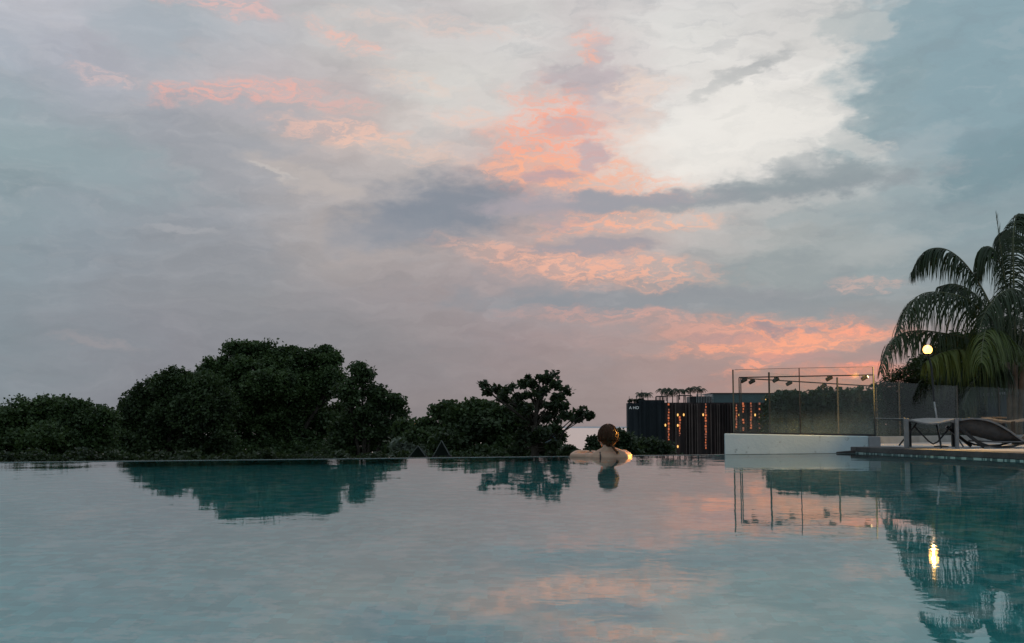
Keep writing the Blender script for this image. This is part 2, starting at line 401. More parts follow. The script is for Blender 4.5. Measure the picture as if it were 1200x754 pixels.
# ---- water
def water_mat():
    m = bpy.data.materials.new('pool_water'); m.use_nodes = True; t = NT(m.node_tree); t.n.remove(t.n['Principled BSDF'])
    tc = t.new('ShaderNodeTexCoord').outputs['Object']
    a = t.noise(t.vm('MULTIPLY', tc, (1.0, .55, 1)), 1.1, 2, .5).outputs['Fac']
    b = t.noise(t.vm('MULTIPLY', tc, (1.0, .8, 1)), 5.0, 3, .55, .4).outputs['Fac']
    c = t.noise(tc, 19, 2, .5).outputs['Fac']
    # calm and ruffled patches
    pt = t.mr(t.noise(tc, .35, 2, .5).outputs['Fac'], .35, .65, .5, 1.3)
    h = t.math('ADD', t.math('MULTIPLY', a, .012), t.math('MULTIPLY', t.math('ADD', t.math('MULTIPLY', b, .0017), t.math('MULTIPLY', c, .00028)), pt))
    bp = t.new('ShaderNodeBump'); bp.inputs['Strength'].default_value = 1; bp.inputs['Distance'].default_value = WAVE; t.l.new(h, bp.inputs['Height'])
    fr = t.new('ShaderNodeFresnel'); fr.inputs[0].default_value = 1.333; t.l.new(bp.outputs[0], fr.inputs[1])
    gl = t.new('ShaderNodeBsdfGlossy'); gl.inputs['Roughness'].default_value = .012; t.l.new(bp.outputs[0], gl.inputs['Normal'])
    rf = t.new('ShaderNodeBsdfRefraction'); rf.inputs['IOR'].default_value = 1.333; rf.inputs['Roughness'].default_value = .02; t.l.new(bp.outputs[0], rf.inputs['Normal'])
    mx = t.new('ShaderNodeMixShader'); t.l.new(t.math('POWER', fr.outputs[0], .66, clamp=True), mx.inputs[0]); t.l.new(rf.outputs[0], mx.inputs[1]); t.l.new(gl.outputs[0], mx.inputs[2])
    t.l.new(mx.outputs[0], t.n['Material Output'].inputs[0])
    return m
WAVE = .34
def tile_mat(name, ca, cb, cc, size=.025):
    m = bpy.data.materials.new(name); m.use_nodes = True; t = NT(m.node_tree); b = t.n['Principled BSDF']
    tc = t.new('ShaderNodeTexCoord').outputs['Object']
    vo = t.new('ShaderNodeTexVoronoi'); vo.inputs['Scale'].default_value = 1/size; vo.inputs['Randomness'].default_value = .15; t.l.new(tc, vo.inputs['Vector'])
    sep = t.new('ShaderNodeSeparateColor'); t.l.new(vo.outputs['Color'], sep.inputs[0])
    big = t.noise(tc, 3.0, 5, .65).outputs['Fac']; mid = t.noise(tc, 9.0, 4, .6).outputs['Fac']
    k = t.mix(t.mr(sep.outputs[0], .2, .9), ca, cb); k = t.mix(t.mr(mid, .48, .62, 0, .75), k, cc); k = t.mix(t.mr(big, .48, .62, 0, .6), k, ca)
    t.put(b.inputs['Base Color'], k); b.inputs['Roughness'].default_value = .35
    return m
M['water'] = water_mat()
M['pool_tile'] = tile_mat('pool_mosaic', (.025, .60, .62), (.12, .90, .92), (.62, .98, .96), .05)
M['band_tile'] = tile_mat('waterline_mosaic', (.025, .06, .065), (.06, .13, .13), (.05, .10, .11), .028)
t = NT(M['band_tile'].node_tree); b_ = t.n['Principled BSDF']; old = b_.inputs['Base Color'].links[0].from_socket
vo_ = [n_ for n_ in t.n if n_.type == 'TEX_VORONOI'][0]; sp_ = t.new('ShaderNodeSeparateColor'); t.l.new(vo_.outputs['Color'], sp_.inputs[0])
t.put(b_.inputs['Base Color'], t.mix(t.mr(sp_.outputs[1], .60, .64), old, (.34, .44, .42)))  # glints along the band put into the colour as pale tiles

pts = [Vector(p) for p in pool_poly]
o = MB().add([(p.x, p.y, WZ) for p in pts], [(0, 1, 2, 3)]).build('pool_water', M['water']); tag(o, kind='structure')
# basin: floor, far (edge) wall, right wall under the deck, others
bz = MB(); w_ = .25
bz.add([(p.x, p.y, FLOOR) for p in pts], [(0, 1, 2, 3)])
ins = []
cx = sum(p.x for p in pts)/4; cy = sum(p.y for p in pts)/4
for i in range(4):
    a, b = pts[i], pts[(i+1) % 4]
    top = WZ-.004
    bz.add([(a.x, a.y, FLOOR), (b.x, b.y, FLOOR), (b.x, b.y, top), (a.x, a.y, top)], [(0, 1, 2, 3)])
tag(bz.build('pool_basin', M['pool_tile']), kind='structure')
# infinity edge lip: thin wet stone rim, its pale tone standing for the glint where the water ends, with the outer wall below
M['rim'] = mat('wet_rim', (.20, .24, .24), .12, var=.4, vscale=8)
a, b = CORN, LEFT; n = EN*.05
rim = MB(); rim.prism([(p.x, p.y) for p in (a, a+n, b+n, b)], -4.2, .004)
tag(rim.build('pool_edge', M['rim']), kind='structure')

# ---- terrain, sea
def tz(x, y):
    d = max(0, y-30); z = -4.2-.075*d
    z += .6*math.sin(x*.05+1)*min(1, d/30)
    return max(z, -66)
xs = sorted(set([round(math.copysign(abs(k/20)**2.6*9000, k), 2) for k in range(-20, 21)]+list(range(-400, 401, 40))))
ys = [-9000, -3000, -600, -200, -60, -20, 0, 20, 30]+[30+i*20 for i in range(1, 45)]+[950, 1100]
V = [(x, y, tz(x, y)) for y in ys for x in xs]; nx = len(xs)
Q = [(j*nx+i, j*nx+i+1, (j+1)*nx+i+1, (j+1)*nx+i) for j in range(len(ys)-1) for i in range(nx-1)]
tag(mesh_np('hill_ground', V, Q, M['ground'], smooth=True), kind='structure')
m = mat('sea_water', (.80, .67, .62), .38, metal=1); t = NT(m.node_tree); b = t.n['Principled BSDF']
tc = t.new('ShaderNodeTexCoord').outputs['Object']; nz = t.noise(tc, .12, 4, .6).outputs['Fac']; bp = t.new('ShaderNodeBump'); bp.inputs['Strength'].default_value = .55; bp.inputs['Distance'].default_value = 1.5
t.l.new(nz, bp.inputs['Height']); t.l.new(bp.outputs[0], b.inputs['Normal'])
tag(MB().add([(-40000, 700, -60), (40000, 700, -60), (40000, 49000, -60), (-40000, 49000, -60)], [(0, 1, 2, 3)]).build('sea', m), kind='structure')
# far shore: a low coast line, distance haze put into its pale blue-grey
fs = MB(); x = -9000
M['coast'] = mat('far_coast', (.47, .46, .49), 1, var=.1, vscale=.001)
prof = []
while x < 9000:
    prof.append((x, -18+16*mnoise.noise(Vector((x*.0007, 3, 0)))+10*mnoise.noise(Vector((x*.004, 7, 0))))); x += 150
n = len(prof)
V = [(x*2.6, 45000, -62) for x, h in prof]+[(x*2.6, 45400, -60+max(10, 84+1.6*h)) for x, h in prof]+[(x*2.6, 47000, -62) for x, h in prof]
Q = [(i, i+1, n+i+1, n+i) for i in range(n-1)]+[(n+i, n+i+1, 2*n+i+1, 2*n+i) for i in range(n-1)]
tag(mesh_np('far_shore_hills', V, Q, M['coast'], smooth=True), kind='structure')

# ---- white wall beyond the edge
def wall_mat():
    m = mat('weathered_white_paint', (.64, .74, .77), .7, c2=(.54, .65, .69), vscale=1.6, bump=.15, bscale=30)
    t = NT(m.node_tree); b = t.n['Principled BSDF']; tc = t.new('ShaderNodeTexCoord').outputs['Object']
    base = b.inputs['Base Color'].links[0].from_socket
    st = t.noise(tc, 11, 5, .7).outputs['Fac']
    t.put(b.inputs['Base Color'], t.mix(t.mr(st, .58, .70, 0, .5), base, (.10, .14, .16)))
    return m
M['wall_paint'] = wall_mat()
WL = at(849, 520, 14.35); WR = at(1018, 520, 13.98)
wl_z0 = at(849, 508.3, 14.35).z; wr_z0 = at(1018, 511.5, 13.98).z
th = .26
wd = Vector((WR.x-WL.x, WR.y-WL.y)).normalized(); wn = Vector((-wd.y, wd.x))*th
A, B = Vector((WL.x, WL.y)), Vector((WR.x, WR.y))+wd*.0
w = MB(); w.prism([(A.x, A.y), (B.x, B.y), (B.x+wn.x, B.y+wn.y), (A.x+wn.x, A.y+wn.y)], -4.2, [wl_z0, wr_z0, wr_z0, wl_z0])
root = thing('low_white_wall', 'low weathered white painted wall standing out of the water under the tall glass screen', 'wall', (A.x, A.y, 0))
w.build('wall_face', M['wall_paint'], root, bevel=.008)
# end pier slightly greyer
C2 = B+wd*.13; pm = mat('grey_render', (.40, .40, .42), .8, var=.2, vscale=4)
MB().prism([(B.x+wd.x*.002, B.y+wd.y*.002-.01), (C2.x, C2.y-.01), (C2.x+wn.x, C2.y+wn.y), (B.x+wd.x*.002+wn.x, B.y+wn.y)], -4.2, [wr_z0-.004]*4).build('end_pier', pm, root, bevel=.006)

# ---- deck: thin slab with dark coping overhanging a mosaic waterline band
DZ = .068
deck_far = [Vector((at(1020, 500, 17.0).x, 17.0)), Vector((26, 33))]
dp = [CORN+DN*.0, CORN+DD*22, CORN+DD*22+DN*26, Vector((30, 34)), Vector((at(1000, 500, 16.4).x+.0, 16.6)), Vector((4.33, 14.35)), Vector((4.30, 13.62))]
cop = .34
k0 = CORN; k1 = CORN+DD*22
inn0 = k0+DN*cop-DD*.0; inn1 = k1+DN*cop
# stone field
field = [inn0, inn1, dp[2], dp[3], dp[4], dp[5], dp[6]]
field = [Vector((inn0.x, inn0.y))]+[inn1, dp[2], dp[3], dp[4], dp[5]]
s = MB(); s.prism([(p.x, p.y) for p in field], -4.2, DZ); tag(s.build('pool_deck', M['stone_deck']), kind='structure')
s = MB(); s.prism([(p.x, p.y) for p in (k0-DN*.03, k1-DN*.03, k1+DN*(cop-.004), k0+DN*(cop-.004))], .013, DZ+.003)
s.prism([(p.x, p.y) for p in (k0+DD*-.16-DN*.03, k0-DD*.004-DN*.03, k0-DD*.004+DN*.52, k0-DD*.16+DN*.45)], .013, DZ+.003)
tag(s.build('deck_coping', M['coping'], bevel=.006), kind='structure')
s = MB(); s.prism([(p.x, p.y) for p in (k0-DN*.036, k1-DN*.036, k1+DN*.05, k0+DN*.05)], -.5, .012)
tag(s.build('waterline_tiles', M['band_tile']), kind='structure')
# thin dark tip of the edge channel sticking out along the rim
tip = at(985, 531, edge_at(3.62)); q0 = Vector((3.66, edge_at(3.66)))+EN*.06
s = MB(); q1 = CORN-DN*.0+EN*.06
s.prism([(p.x, p.y) for p in (q0, q1, q1+EN*.05, q0+EN*.015)], -.2, [.018, .03, .03, .014])
tag(s.build('edge_channel_cover', M['coping']), kind='structure')
# kerb along the rear glass fence
FA = Vector((3.02, 14.15)); 
fpx = [(901, 436.5, 14.9), (981, 442.5, 16.0), (1053, 447.5, 17.4), (1121, 452, 19.0), (1170, 454, 19.9), (1262, 460, 21.6)]
fpos = [at(px, py, Y) for px, py, Y in fpx]
KZ = .16
kb = MB()
for a, b in zip(fpos[1:], fpos[2:]):
    kb.slab((a.x, a.y), (b.x, b.y), .22, -4.0, KZ)
e = fpos[-1]; d_ = (Vector((e.x, e.y))-Vector((fpos[-2].x, fpos[-2].y))).normalized(); kb.slab((e.x, e.y), (e.x+d_.x*12, e.y+d_.y*12), .22, -4.0, KZ-.003)
M['kerb'] = mat('kerb_render', (.34, .36, .37), .7, var=.3, vscale=3, bump=.2)
tag(kb.build('fence_kerb', M['kerb']), kind='structure')
# ------------------------------------------------------------------ glass
def glass_mat(name, mist_lo, mist_hi, zlo, zhi, tint=(.90, .95, .94), gl_rough=0.0, streak=.05):
    m = bpy.data.materials.new(name); m.use_nodes = True; t = NT(m.node_tree); t.n.remove(t.n['Principled BSDF'])
    g = t.new('ShaderNodeNewGeometry'); pos = g.outputs['Position']
    sp = t.new('ShaderNodeSeparateXYZ'); t.l.new(pos, sp.inputs[0])
    tr = t.new('ShaderNodeBsdfTransparent'); tr.inputs[0].default_value = (*tint, 1)
    gl = t.new('ShaderNodeBsdfGlossy'); gl.inputs['Roughness'].default_value = gl_rough
    fr = t.new('ShaderNodeFresnel'); t.put(fr.inputs[0], t.math('ADD', t.math('MULTIPLY', g.outputs['Backfacing'], 1/1.12-1.12), 1.12))
    mx = t.new('ShaderNodeMixShader'); t.l.new(fr.outputs[0], mx.inputs[0]); t.l.new(tr.outputs[0], mx.inputs[1]); t.l.new(gl.outputs[0], mx.inputs[2])
    df = t.new('ShaderNodeBsdfDiffuse'); df.inputs[0].default_value = (.55, .64, .62, 1)
    tl = t.new('ShaderNodeBsdfTranslucent'); tl.inputs[0].default_value = (.55, .64, .62, 1)
    ad = t.new('ShaderNodeMixShader'); ad.inputs[0].default_value = .5; t.l.new(df.outputs[0], ad.inputs[1]); t.l.new(tl.outputs[0], ad.inputs[2])
    n = t.noise(pos, 2.2, 6, .65, .5).outputs['Fac']; n2 = t.noise(t.vm('MULTIPLY', pos, (6, 6, 1.2)), 1.6, 5, .6).outputs['Fac']
    mist = t.mr(sp.outputs[2], zlo, zhi, mist_hi, mist_lo)        # condensation thickest near the foot of the pane
    mist = t.math('MULTIPLY', mist, t.mr(n, .3, .7, .6, 1.4)); mist = t.math('ADD', mist, t.mr(n2, .60, .8, 0, streak), clamp=True)
    m2 = t.new('ShaderNodeMixShader'); t.l.new(mist, m2.inputs[0]); t.l.new(mx.outputs[0], m2.inputs[1]); t.l.new(ad.outputs[0], m2.inputs[2])
    t.l.new(m2.outputs[0], t.n['Material Output'].inputs[0])
    return m
M['glass'] = glass_mat('misted_glass', .002, .065, .12, .55, (.93, .96, .95), 0., .03)
M['glass_clear'] = glass_mat('clear_glass', .0, .015, .12, .4, (.93, .96, .95), 0., .008)
M['glass_edge'] = mat('glass_edge', (.035, .048, .046), .6)
M['post_steel'] = mat('post_steel', (.06, .063, .063), .7)

def pane(a, b, z0a, z1a, z0b, z1b, m, parent, gap=.012):
    d = Vector((b[0]-a[0], b[1]-a[1])); L = d.length; d.normalize()
    a2 = Vector(a[:2])+d*gap; b2 = Vector(b[:2])-d*gap
    o = MB().slab(a2, b2, .012, z0a, z1a, z0b, z1b).build('glass_pane', m, parent); return o
# tall screen on the white wall
A1 = at(860, 508, 14.55); A2 = at(938, 508, 14.38); A3 = at(1025, 508, 14.155)
zt = [at(860, 433.5, A1.y).z, at(938, 431.5, A2.y).z, at(1025, 430, A3.y).z]
def wz(p):
    k = (p.x-WL.x)/(WR.x-WL.x); return wl_z0+(wr_z0-wl_z0)*min(max(k, 0), 1)
scr = thing('glass_screen', 'tall frameless misted glass screen on the white wall, in front of the spotlight rails', 'glass screen', (A1.x, A1.y, wz(A1)))
P3 = [A1, A2, A3]
for i in range(2):
    a, b = P3[i], P3[i+1]
    pane(a, b, wz(a)+.004, zt[i]-.004, wz(b)+.004, zt[i+1]-.004, M['glass'], scr)
for i, p in enumerate(P3):
    MB().box((p.x-(.004 if i != 0 else .007), p.y-.012, wz(p)+.002), (p.x+(.004 if i != 0 else .007), p.y+.012, zt[i])).build('post', M['dark_metal'] if i == 1 else M['glass_edge'], scr)
MB().bar([A1+Vector((.02, 0, zt[0]-A1.z)), A2+Vector((0, 0, zt[1]-A2.z)), A3+Vector((-.01, 0, zt[2]-A3.z))], .014, .004).build('top_edge', M['glass_edge'], scr)
MB().bar([Vector((p.x, p.y, wz(p)+.012)) for p in P3], .035, .02).build('base_channel', M['dark_metal'], scr)
# rear fence of lower panes
fen = thing('glass_fence', 'low glass pool fence of five panes running along the kerb behind the loungers', 'glass fence', (fpos[0].x, fpos[0].y, KZ))
zs = [p.z for p in fpos]
for i in range(len(fpos)-1):
    a, b = fpos[i], fpos[i+1]
    pane(a, b, KZ+.006, zs[i]-.01, KZ+.006, zs[i+1]-.01, M['glass_clear'] if i > 1 else M['glass'], fen)
for i, p in enumerate(fpos):
    MB().box((p.x-.008, p.y-.016, KZ-.002 if i else -.1), (p.x+.008, p.y+.016, zs[i])).build('post', M['dark_metal'] if i == 0 else M['post_steel'], fen)

# ------------------------------------------------------------------ spotlight rails
M['bulb'] = emit('lit_spot_lens', (1, .72, .32), 9); M['lens_off'] = mat('lens_off', (.02, .02, .02), .2)
def spot_head(px, py, Y, rootp, railz, lit=False):
    p = at(px, py, Y); s = .034
    ax = Vector((.75, -.1, .42)).normalized()
    b = MB(); b.tube([p-ax*.042, p-ax*.038, p+ax*.034, p+ax*.038], [.013, .024, .026, .023], 12); b.tube([p, Vector((p.x, p.y, railz-.004))], .008, 6); b.box((p.x-.02, p.y-.012, railz-.03), (p.x+.02, p.y+.012, railz-.008))
    h = b.build('spotlight', M['dark_metal'], rootp, smooth=False)
    f = p+ax*.039
    MB().tube([f, f+ax*.006], .021, 12).build('lens', M['bulb'] if lit else M['lens_off'], h, smooth=False)
    return p+ax*.08
def rail(a, b, heads, label, lit_last):
    a = at(*a); b = at(*b)
    r = thing('spotlight_rail', label, 'light rail', (a.x, a.y, a.z), 'spotlight rails behind the tall glass screen')
    MB().bar([a, b], .02, .014).build('rail', M['dark_metal'], r)
    for e in (a, b): MB().tube([(e.x, e.y, KZ-.3), (e.x, e.y, e.z-.008)], .007, 6).build('support_post', M['dark_metal'], r)
    q = None
    for i, (x, y) in enumerate(heads):
        k = (x-CX)
        # depth along the rail at this column
        best = min(np.linspace(0, 1, 200), key=lambda k_: abs((lambda P: CX+F*P.x/(P.y*math.cos(TILT)+(P.z-CAMZ)*math.sin(TILT)))(a.lerp(b, k_))-x))
        P = a.lerp(b, best)
        q_ = spot_head(x, y, P.y, r, P.z, lit_last and i == len(heads)-1)
        if lit_last and i == len(heads)-1: q = q_
    return q
lampq = rail((866, 442.6, 15.3), (1024, 439.6, 14.45), [(871.5, 446), (909, 445.5), (971.5, 443.8), (1013, 443)], 'upper spotlight rail with four heads, the rightmost of them glowing', True)
rail((868, 443.4, 15.6), (1027, 453, 16.9), [(881, 447.5), (924.5, 449.5), (965, 452.5)], 'lower spotlight rail with three unlit heads, sloping down to the right', False)
sl = bpy.data.lights.new('spotlight_beam', 'SPOT'); sl.energy = SPOT_W = 3000; sl.color = (1, .38, .06); sl.spot_size = R(9.5); sl.spot_blend = .5; sl.shadow_soft_size = .03
sob = bpy.data.objects.new('spotlight_beam', sl); col.objects.link(sob); sob.location = lampq+Vector((-.05, -.12, .03))
tgt = Vector((1.05, 11.85, .13)); sob.rotation_euler = (sob.location-tgt).to_track_quat('Z', 'Y').to_euler()

# ------------------------------------------------------------------ lamp stand
M['globe'] = bpy.data.materials.new('lit_frosted_globe'); M['globe'].use_nodes = True; t = NT(M['globe'].node_tree); t.n.remove(t.n['Principled BSDF'])
e_ = t.new('ShaderNodeEmission'); e_.inputs[0].default_value = (1, .50, .11, 1); e_.inputs[1].default_value = 2.6; tr_ = t.new('ShaderNodeBsdfTransparent'); ad_ = t.new('ShaderNodeAddShader')
t.l.new(e_.outputs[0], ad_.inputs[0]); t.l.new(tr_.outputs[0], ad_.inputs[1]); t.l.new(ad_.outputs[0], t.n['Material Output'].inputs[0])
lp = at(1087, 410, 13.6); ft = at(1103, 522.5, 13.6); ft.z = DZ
ls = thing('lamp_stand', 'thin black garden lamp on a leaning pole, its small globe glowing before the palm', 'lamp', ft)
mid = at(1094.5, 470, 13.6)
MB().tube([ft, mid], .010, 8).build('lower_pole', M['steel'], ls)
MB().tube([mid+Vector((0, 0, -.01)), at(1091.5, 430, 13.6), lp-Vector((0, 0, .05))], [.013, .012, .010], 8).build('upper_pole', M['dark_metal'], ls)
MB().tube([ft, ft+Vector((0, 0, .012)), ft+Vector((0, 0, .02))], [.08, .08, .02], 20).build('foot_plate', M['dark_metal'], ls)
MB().tube([lp-Vector((0, 0, .075)), lp-Vector((0, 0, .062)), lp-Vector((0, 0, .047))], [.012, .050, .056], 18).build('lamp_shield_cup', M['dark_metal'], ls)  # cup widened to shield the deck from the lamp's light
MB().sphere(lp, .052, 20, 12).build('lamp_globe', M['globe'], ls, smooth=True)
pl = bpy.data.lights.new('lamp_glow', 'POINT'); pl.energy = 230; pl.color = (1, .55, .14); pl.shadow_soft_size = .05
plo = bpy.data.objects.new('lamp_glow', pl); col.objects.link(plo); plo.location = lp+Vector((0, 0, .0))
pl.shadow_soft_size = .012

# ------------------------------------------------------------------ loungers
M['sling'] = mat('sling_fabric', (.30, .29, .285), .8, var=.25, vscale=14, bump=.5, bscale=220)
M['leg_metal'] = mat('lounger_leg_metal', (.22, .215, .22), .45, .4, var=.25, vscale=14)
def sheet(prof, w0, w1, dirv, name, m, parent, th=.012, sag=.0):
    """fabric: prof = list of points along the near rail, swept by dirv (vector) with sag"""
    nu = 10; V = []; Q = []
    for p in prof:
        for j in range(nu+1):
            k = j/nu; q = Vector(p)+Vector(dirv)*k; q.z -= sag*4*k*(1-k); V.append(q)
    m_ = len(prof)
    for i in range(m_-1):
        for j in range(nu): Q.append((i*(nu+1)+j, (i+1)*(nu+1)+j, (i+1)*(nu+1)+j+1, i*(nu+1)+j+1))
    o = mesh_np(name, [tuple(v) for v in V], Q, m, parent, smooth=True)
    so_ = o.modifiers.new('thickness', 'SOLIDIFY'); so_.thickness = th; so_.offset = -1
    return o
Y0 = 12.75
# (1) sling bench / foot end : rails at both sides, sagging fabric
def sling_stool():
    base = at(1061, 525.3, Y0); r = thing('sling_lounger', 'short grey sling seat on two flat upright legs, nearest the glass screen', 'sun lounger', (base.x, base.y, DZ), 'sun loungers on the pool deck')
    zt_ = at(1061, 490.5, Y0).z
    xl = at(1058.5, 500, Y0).x; xr = at(1124, 500, Y0).x; L = xr-xl
    n = 24
    def prof(yo, dip, z): return [Vector((xl+L*k/n, Y0+yo, z-dip*math.sin(math.pi*k/n)**1.3)) for k in range(n+1)]
    near = prof(0, .055, zt_)
    farp = prof(.95, .02, zt_+.012)
    V = []; Q = []; nr = 8
    for j in range(nr+1):
        for k in range(n+1): V.append(tuple(near[k].lerp(farp[k], j/nr)))
    for j in range(nr):
        for k in range(n): Q.append((j*(n+1)+k, j*(n+1)+k+1, (j+1)*(n+1)+k+1, (j+1)*(n+1)+k))
    o = mesh_np('sling', V, Q, M['sling'], r, smooth=True); mo = o.modifiers.new('thickness', 'SOLIDIFY'); mo.thickness = .008
    MB().bar([p+Vector((0, -.012, -.004)) for p in near], .02, .014).build('front_rail', M['leg_metal'], r)
    MB().bar([p+Vector((0, .012, -.004)) for p in farp], .02, .014).build('back_rail', M['leg_metal'], r)
    for px, w in ((1061.5, .046), (1120.5, .036)):
        p = at(px, 525.5, Y0); MB().box((p.x-w/2, Y0-.05, DZ), (p.x+w/2, Y0-.014, zt_+.002)).build('leg', M['leg_metal'], r, bevel=.004)
    for px in (1066, 1117):
        p = at(px, 520, Y0+.95); MB().box((p.x-.018, Y0+.93, DZ), (p.x+.018, Y0+.965, zt_)).build('leg', M['dark_metal'], r, bevel=.004)
    # bent dark sled rod under the seat
    pts_ = [at(1053.5, 522.3, Y0+.1), at(1071.5, 500, Y0+.12), at(1088, 517, Y0+.14), at(1093.5, 520.5, Y0+.14), at(1099, 518, Y0+.14), at(1115, 499, Y0+.12)]
    MB().tube([pts_[0], pts_[1], at(1074.5, 495, Y0+.12)], .0085, 8).build('cross_rod', M['dark_metal'], r)
    MB().tube(pts_[1:], .0085, 8).build('cross_rod', M['dark_metal'], r)
    MB().tube([at(1097.5, 497, Y0+.2), at(1103, 525, Y0+.05)], .0095, 8).build('cross_rod', M['dark_metal'], r)
    MB().tube([at(1121, 512, Y0+.02), at(1129, 524, Y0-.02)], .0085, 8).build('cross_rod', M['dark_metal'], r)
    return r
sling_stool()
def wave_lounger():
    base = at(1126, 525, Y0+.15); r = thing('sling_lounger', 'dark wave shaped reclining lounger in front at the right edge of the picture', 'sun lounger', (base.x, base.y, DZ), 'sun loungers on the pool deck')
    Yn = Y0+.08
    ctrl = [(1125, 492.5), (1138, 490.7), (1150, 491.5), (1161, 494), (1172, 499), (1184, 506), (1194, 513.5), (1203, 518), (1214, 515), (1226, 503), (1238, 487), (1248, 472)]
    pr = [at(x, y, Yn) for x, y in ctrl]
    # smooth
    P = []
    for i in range(len(pr)-1):
        p0 = pr[max(i-1, 0)]; p1 = pr[i]; p2 = pr[i+1]; p3 = pr[min(i+2, len(pr)-1)]
        for k in range(5):
            t_ = k/5; P.append(.5*((2*p1)+(p2-p0)*t_+(2*p0-5*p1+4*p2-p3)*t_**2+(3*p1-p0-3*p2+p3)*t_**3))
    P.append(pr[-1])
    W = Vector((.10, .62, 0))
    MB().bar(P, .022, .018).build('near_rail', M['leg_metal'], r)
    MB().bar([p+W for p in P], .022, .018).build('far_rail', M['leg_metal'], r)
    V = []; Q = []; nr = 8
    for p in P:
        for j in range(nr+1):
            k = j/nr; q = p+W*(.02+.96*k); q.z += -.006-.02*math.sin(math.pi*k); V.append(tuple(q))
    for i in range(len(P)-1):
        for j in range(nr): Q.append((i*(nr+1)+j, (i+1)*(nr+1)+j, (i+1)*(nr+1)+j+1, i*(nr+1)+j+1))
    M['dark_sling'] = mat('dark_sling_fabric', (.085, .075, .072), .85, var=.3, vscale=14, bump=.5, bscale=220)
    o = mesh_np('sling', V, Q, M['dark_sling'], r, smooth=True); mo = o.modifiers.new('thickness', 'SOLIDIFY'); mo.thickness = .008
    for k in (0, 1):
        a = at(1122.5, 500, Yn)+W*k; f_ = at(1153, 525, Yn)+W*k; f_.z = DZ+.012
        MB().bar([a, f_], .03, .03).build('leg', M['dark_metal'], r)
        c = [at(x, y, Yn)+W*k for x, y in ((1148, 519), (1158, 522.5), (1172, 524), (1188, 523), (1200, 519.5), (1212, 516))]
        MB().bar(c, .024, .02).build('runner', M['dark_metal'], r)
        MB().tube([at(1150, 517.5, Yn)+W*k, at(1175, 518.2, Yn)+W*k, at(1198, 518, Yn)+W*k], .009, 8).build('side_bar', M['grey_metal'], r)
    # hanging valance under the near rail
    V = []; n_ = 26
    for i in range(n_+1):
        k = i/n_; q = P[int(k*35)]+Vector((0, .02, -.012)); lo = at(1127+ (1196-1127)*k, 507+10.5*min(1, k*1.9)-0*k, Yn+.05)
        V += [tuple(q), tuple(Vector((q.x, q.y+.03, min(lo.z, q.z-.003))))]
    Q = [(2*i, 2*i+1, 2*i+3, 2*i+2) for i in range(n_)]
    o = mesh_np('side_panel', V, Q, M['dark_sling'], r, smooth=True); mo = o.modifiers.new('thickness', 'SOLIDIFY'); mo.thickness = .006
    return r
wave_lounger()
def back_lounger():
    Yb = 15.2
    base = at(1168, 519, Yb); r = thing('sling_lounger', 'pale sling lounger standing behind the dark wave shaped one, at the right edge', 'sun lounger', (base.x, base.y, DZ), 'sun loungers on the pool deck')
    ctrl = [(1146, 491), (1158, 490.5), (1170, 492.5), (1182, 494), (1194, 493.5), (1206, 492), (1222, 489)]
    P = [at(x, y, Yb) for x, y in ctrl]; W = Vector((.12, .6, .0))
    MB().bar(P, .025, .018).build('near_rail', M['leg_metal'], r); MB().bar([p+W for p in P], .025, .018).build('far_rail', M['leg_metal'], r)
    V = []; Q = []
    for p in P:
        for j in range(7): k = j/6; V.append(tuple(p+W*k+Vector((0, 0, -.003-.015*math.sin(math.pi*k)))))
    for i in range(len(P)-1):
        for j in range(6): Q.append((i*7+j, (i+1)*7+j, (i+1)*7+j+1, i*7+j+1))
    o = mesh_np('sling', V, Q, M['sling'], r, smooth=True); mo = o.modifiers.new('thickness', 'SOLIDIFY'); mo.thickness = .008
    for x in (1187, 1218):
        for k in (0, 1):
            a = at(x, 494, Yb)+W*k; MB().box((a.x-.02, a.y-.02, DZ), (a.x+.02, a.y+.02, a.z)).build('leg', M['dark_metal'], r)
    # head cushion lying flat
    c = at(1176, 489.8, Yb); MB().box((c.x-.09, c.y+.1, c.z-.012), (c.x+.09, c.y+.5, c.z+.014)).build('head_cushion', M['dark_sling'], r, bevel=.01)
back_lounger()
# low glass topped cabinet beyond the fence
cb = at(1174, 512, 22.5); c2 = at(1240, 512, 22.5); ztop = at(1174, 463, 22.5).z
cab = thing('bar_counter', 'dark bar counter with a thin grey top, behind the rightmost glass pane', 'counter', (cb.x, cb.y, DZ))
M['counter'] = mat('dark_panel', (.035, .045, .055), .4, var=.4, vscale=3)
MB().box((cb.x, cb.y, -4.2), (c2.x, cb.y+.7, ztop)).build('body', M['counter'], cab, bevel=.01)
MB().box((cb.x-.06, cb.y-.06, ztop+.002), (c2.x+.06, cb.y+.76, ztop+.05)).build('counter_top', M['grey_metal'], cab, bevel=.006)
for k in range(3):
    x = cb.x+.12+k*.34; MB().box((x, cb.y-.02, ztop-.62), (x+.3, cb.y-.003, ztop-.22)).build('panel', M['kerb'] if False else M['dark_metal'], cab, bevel=.005)

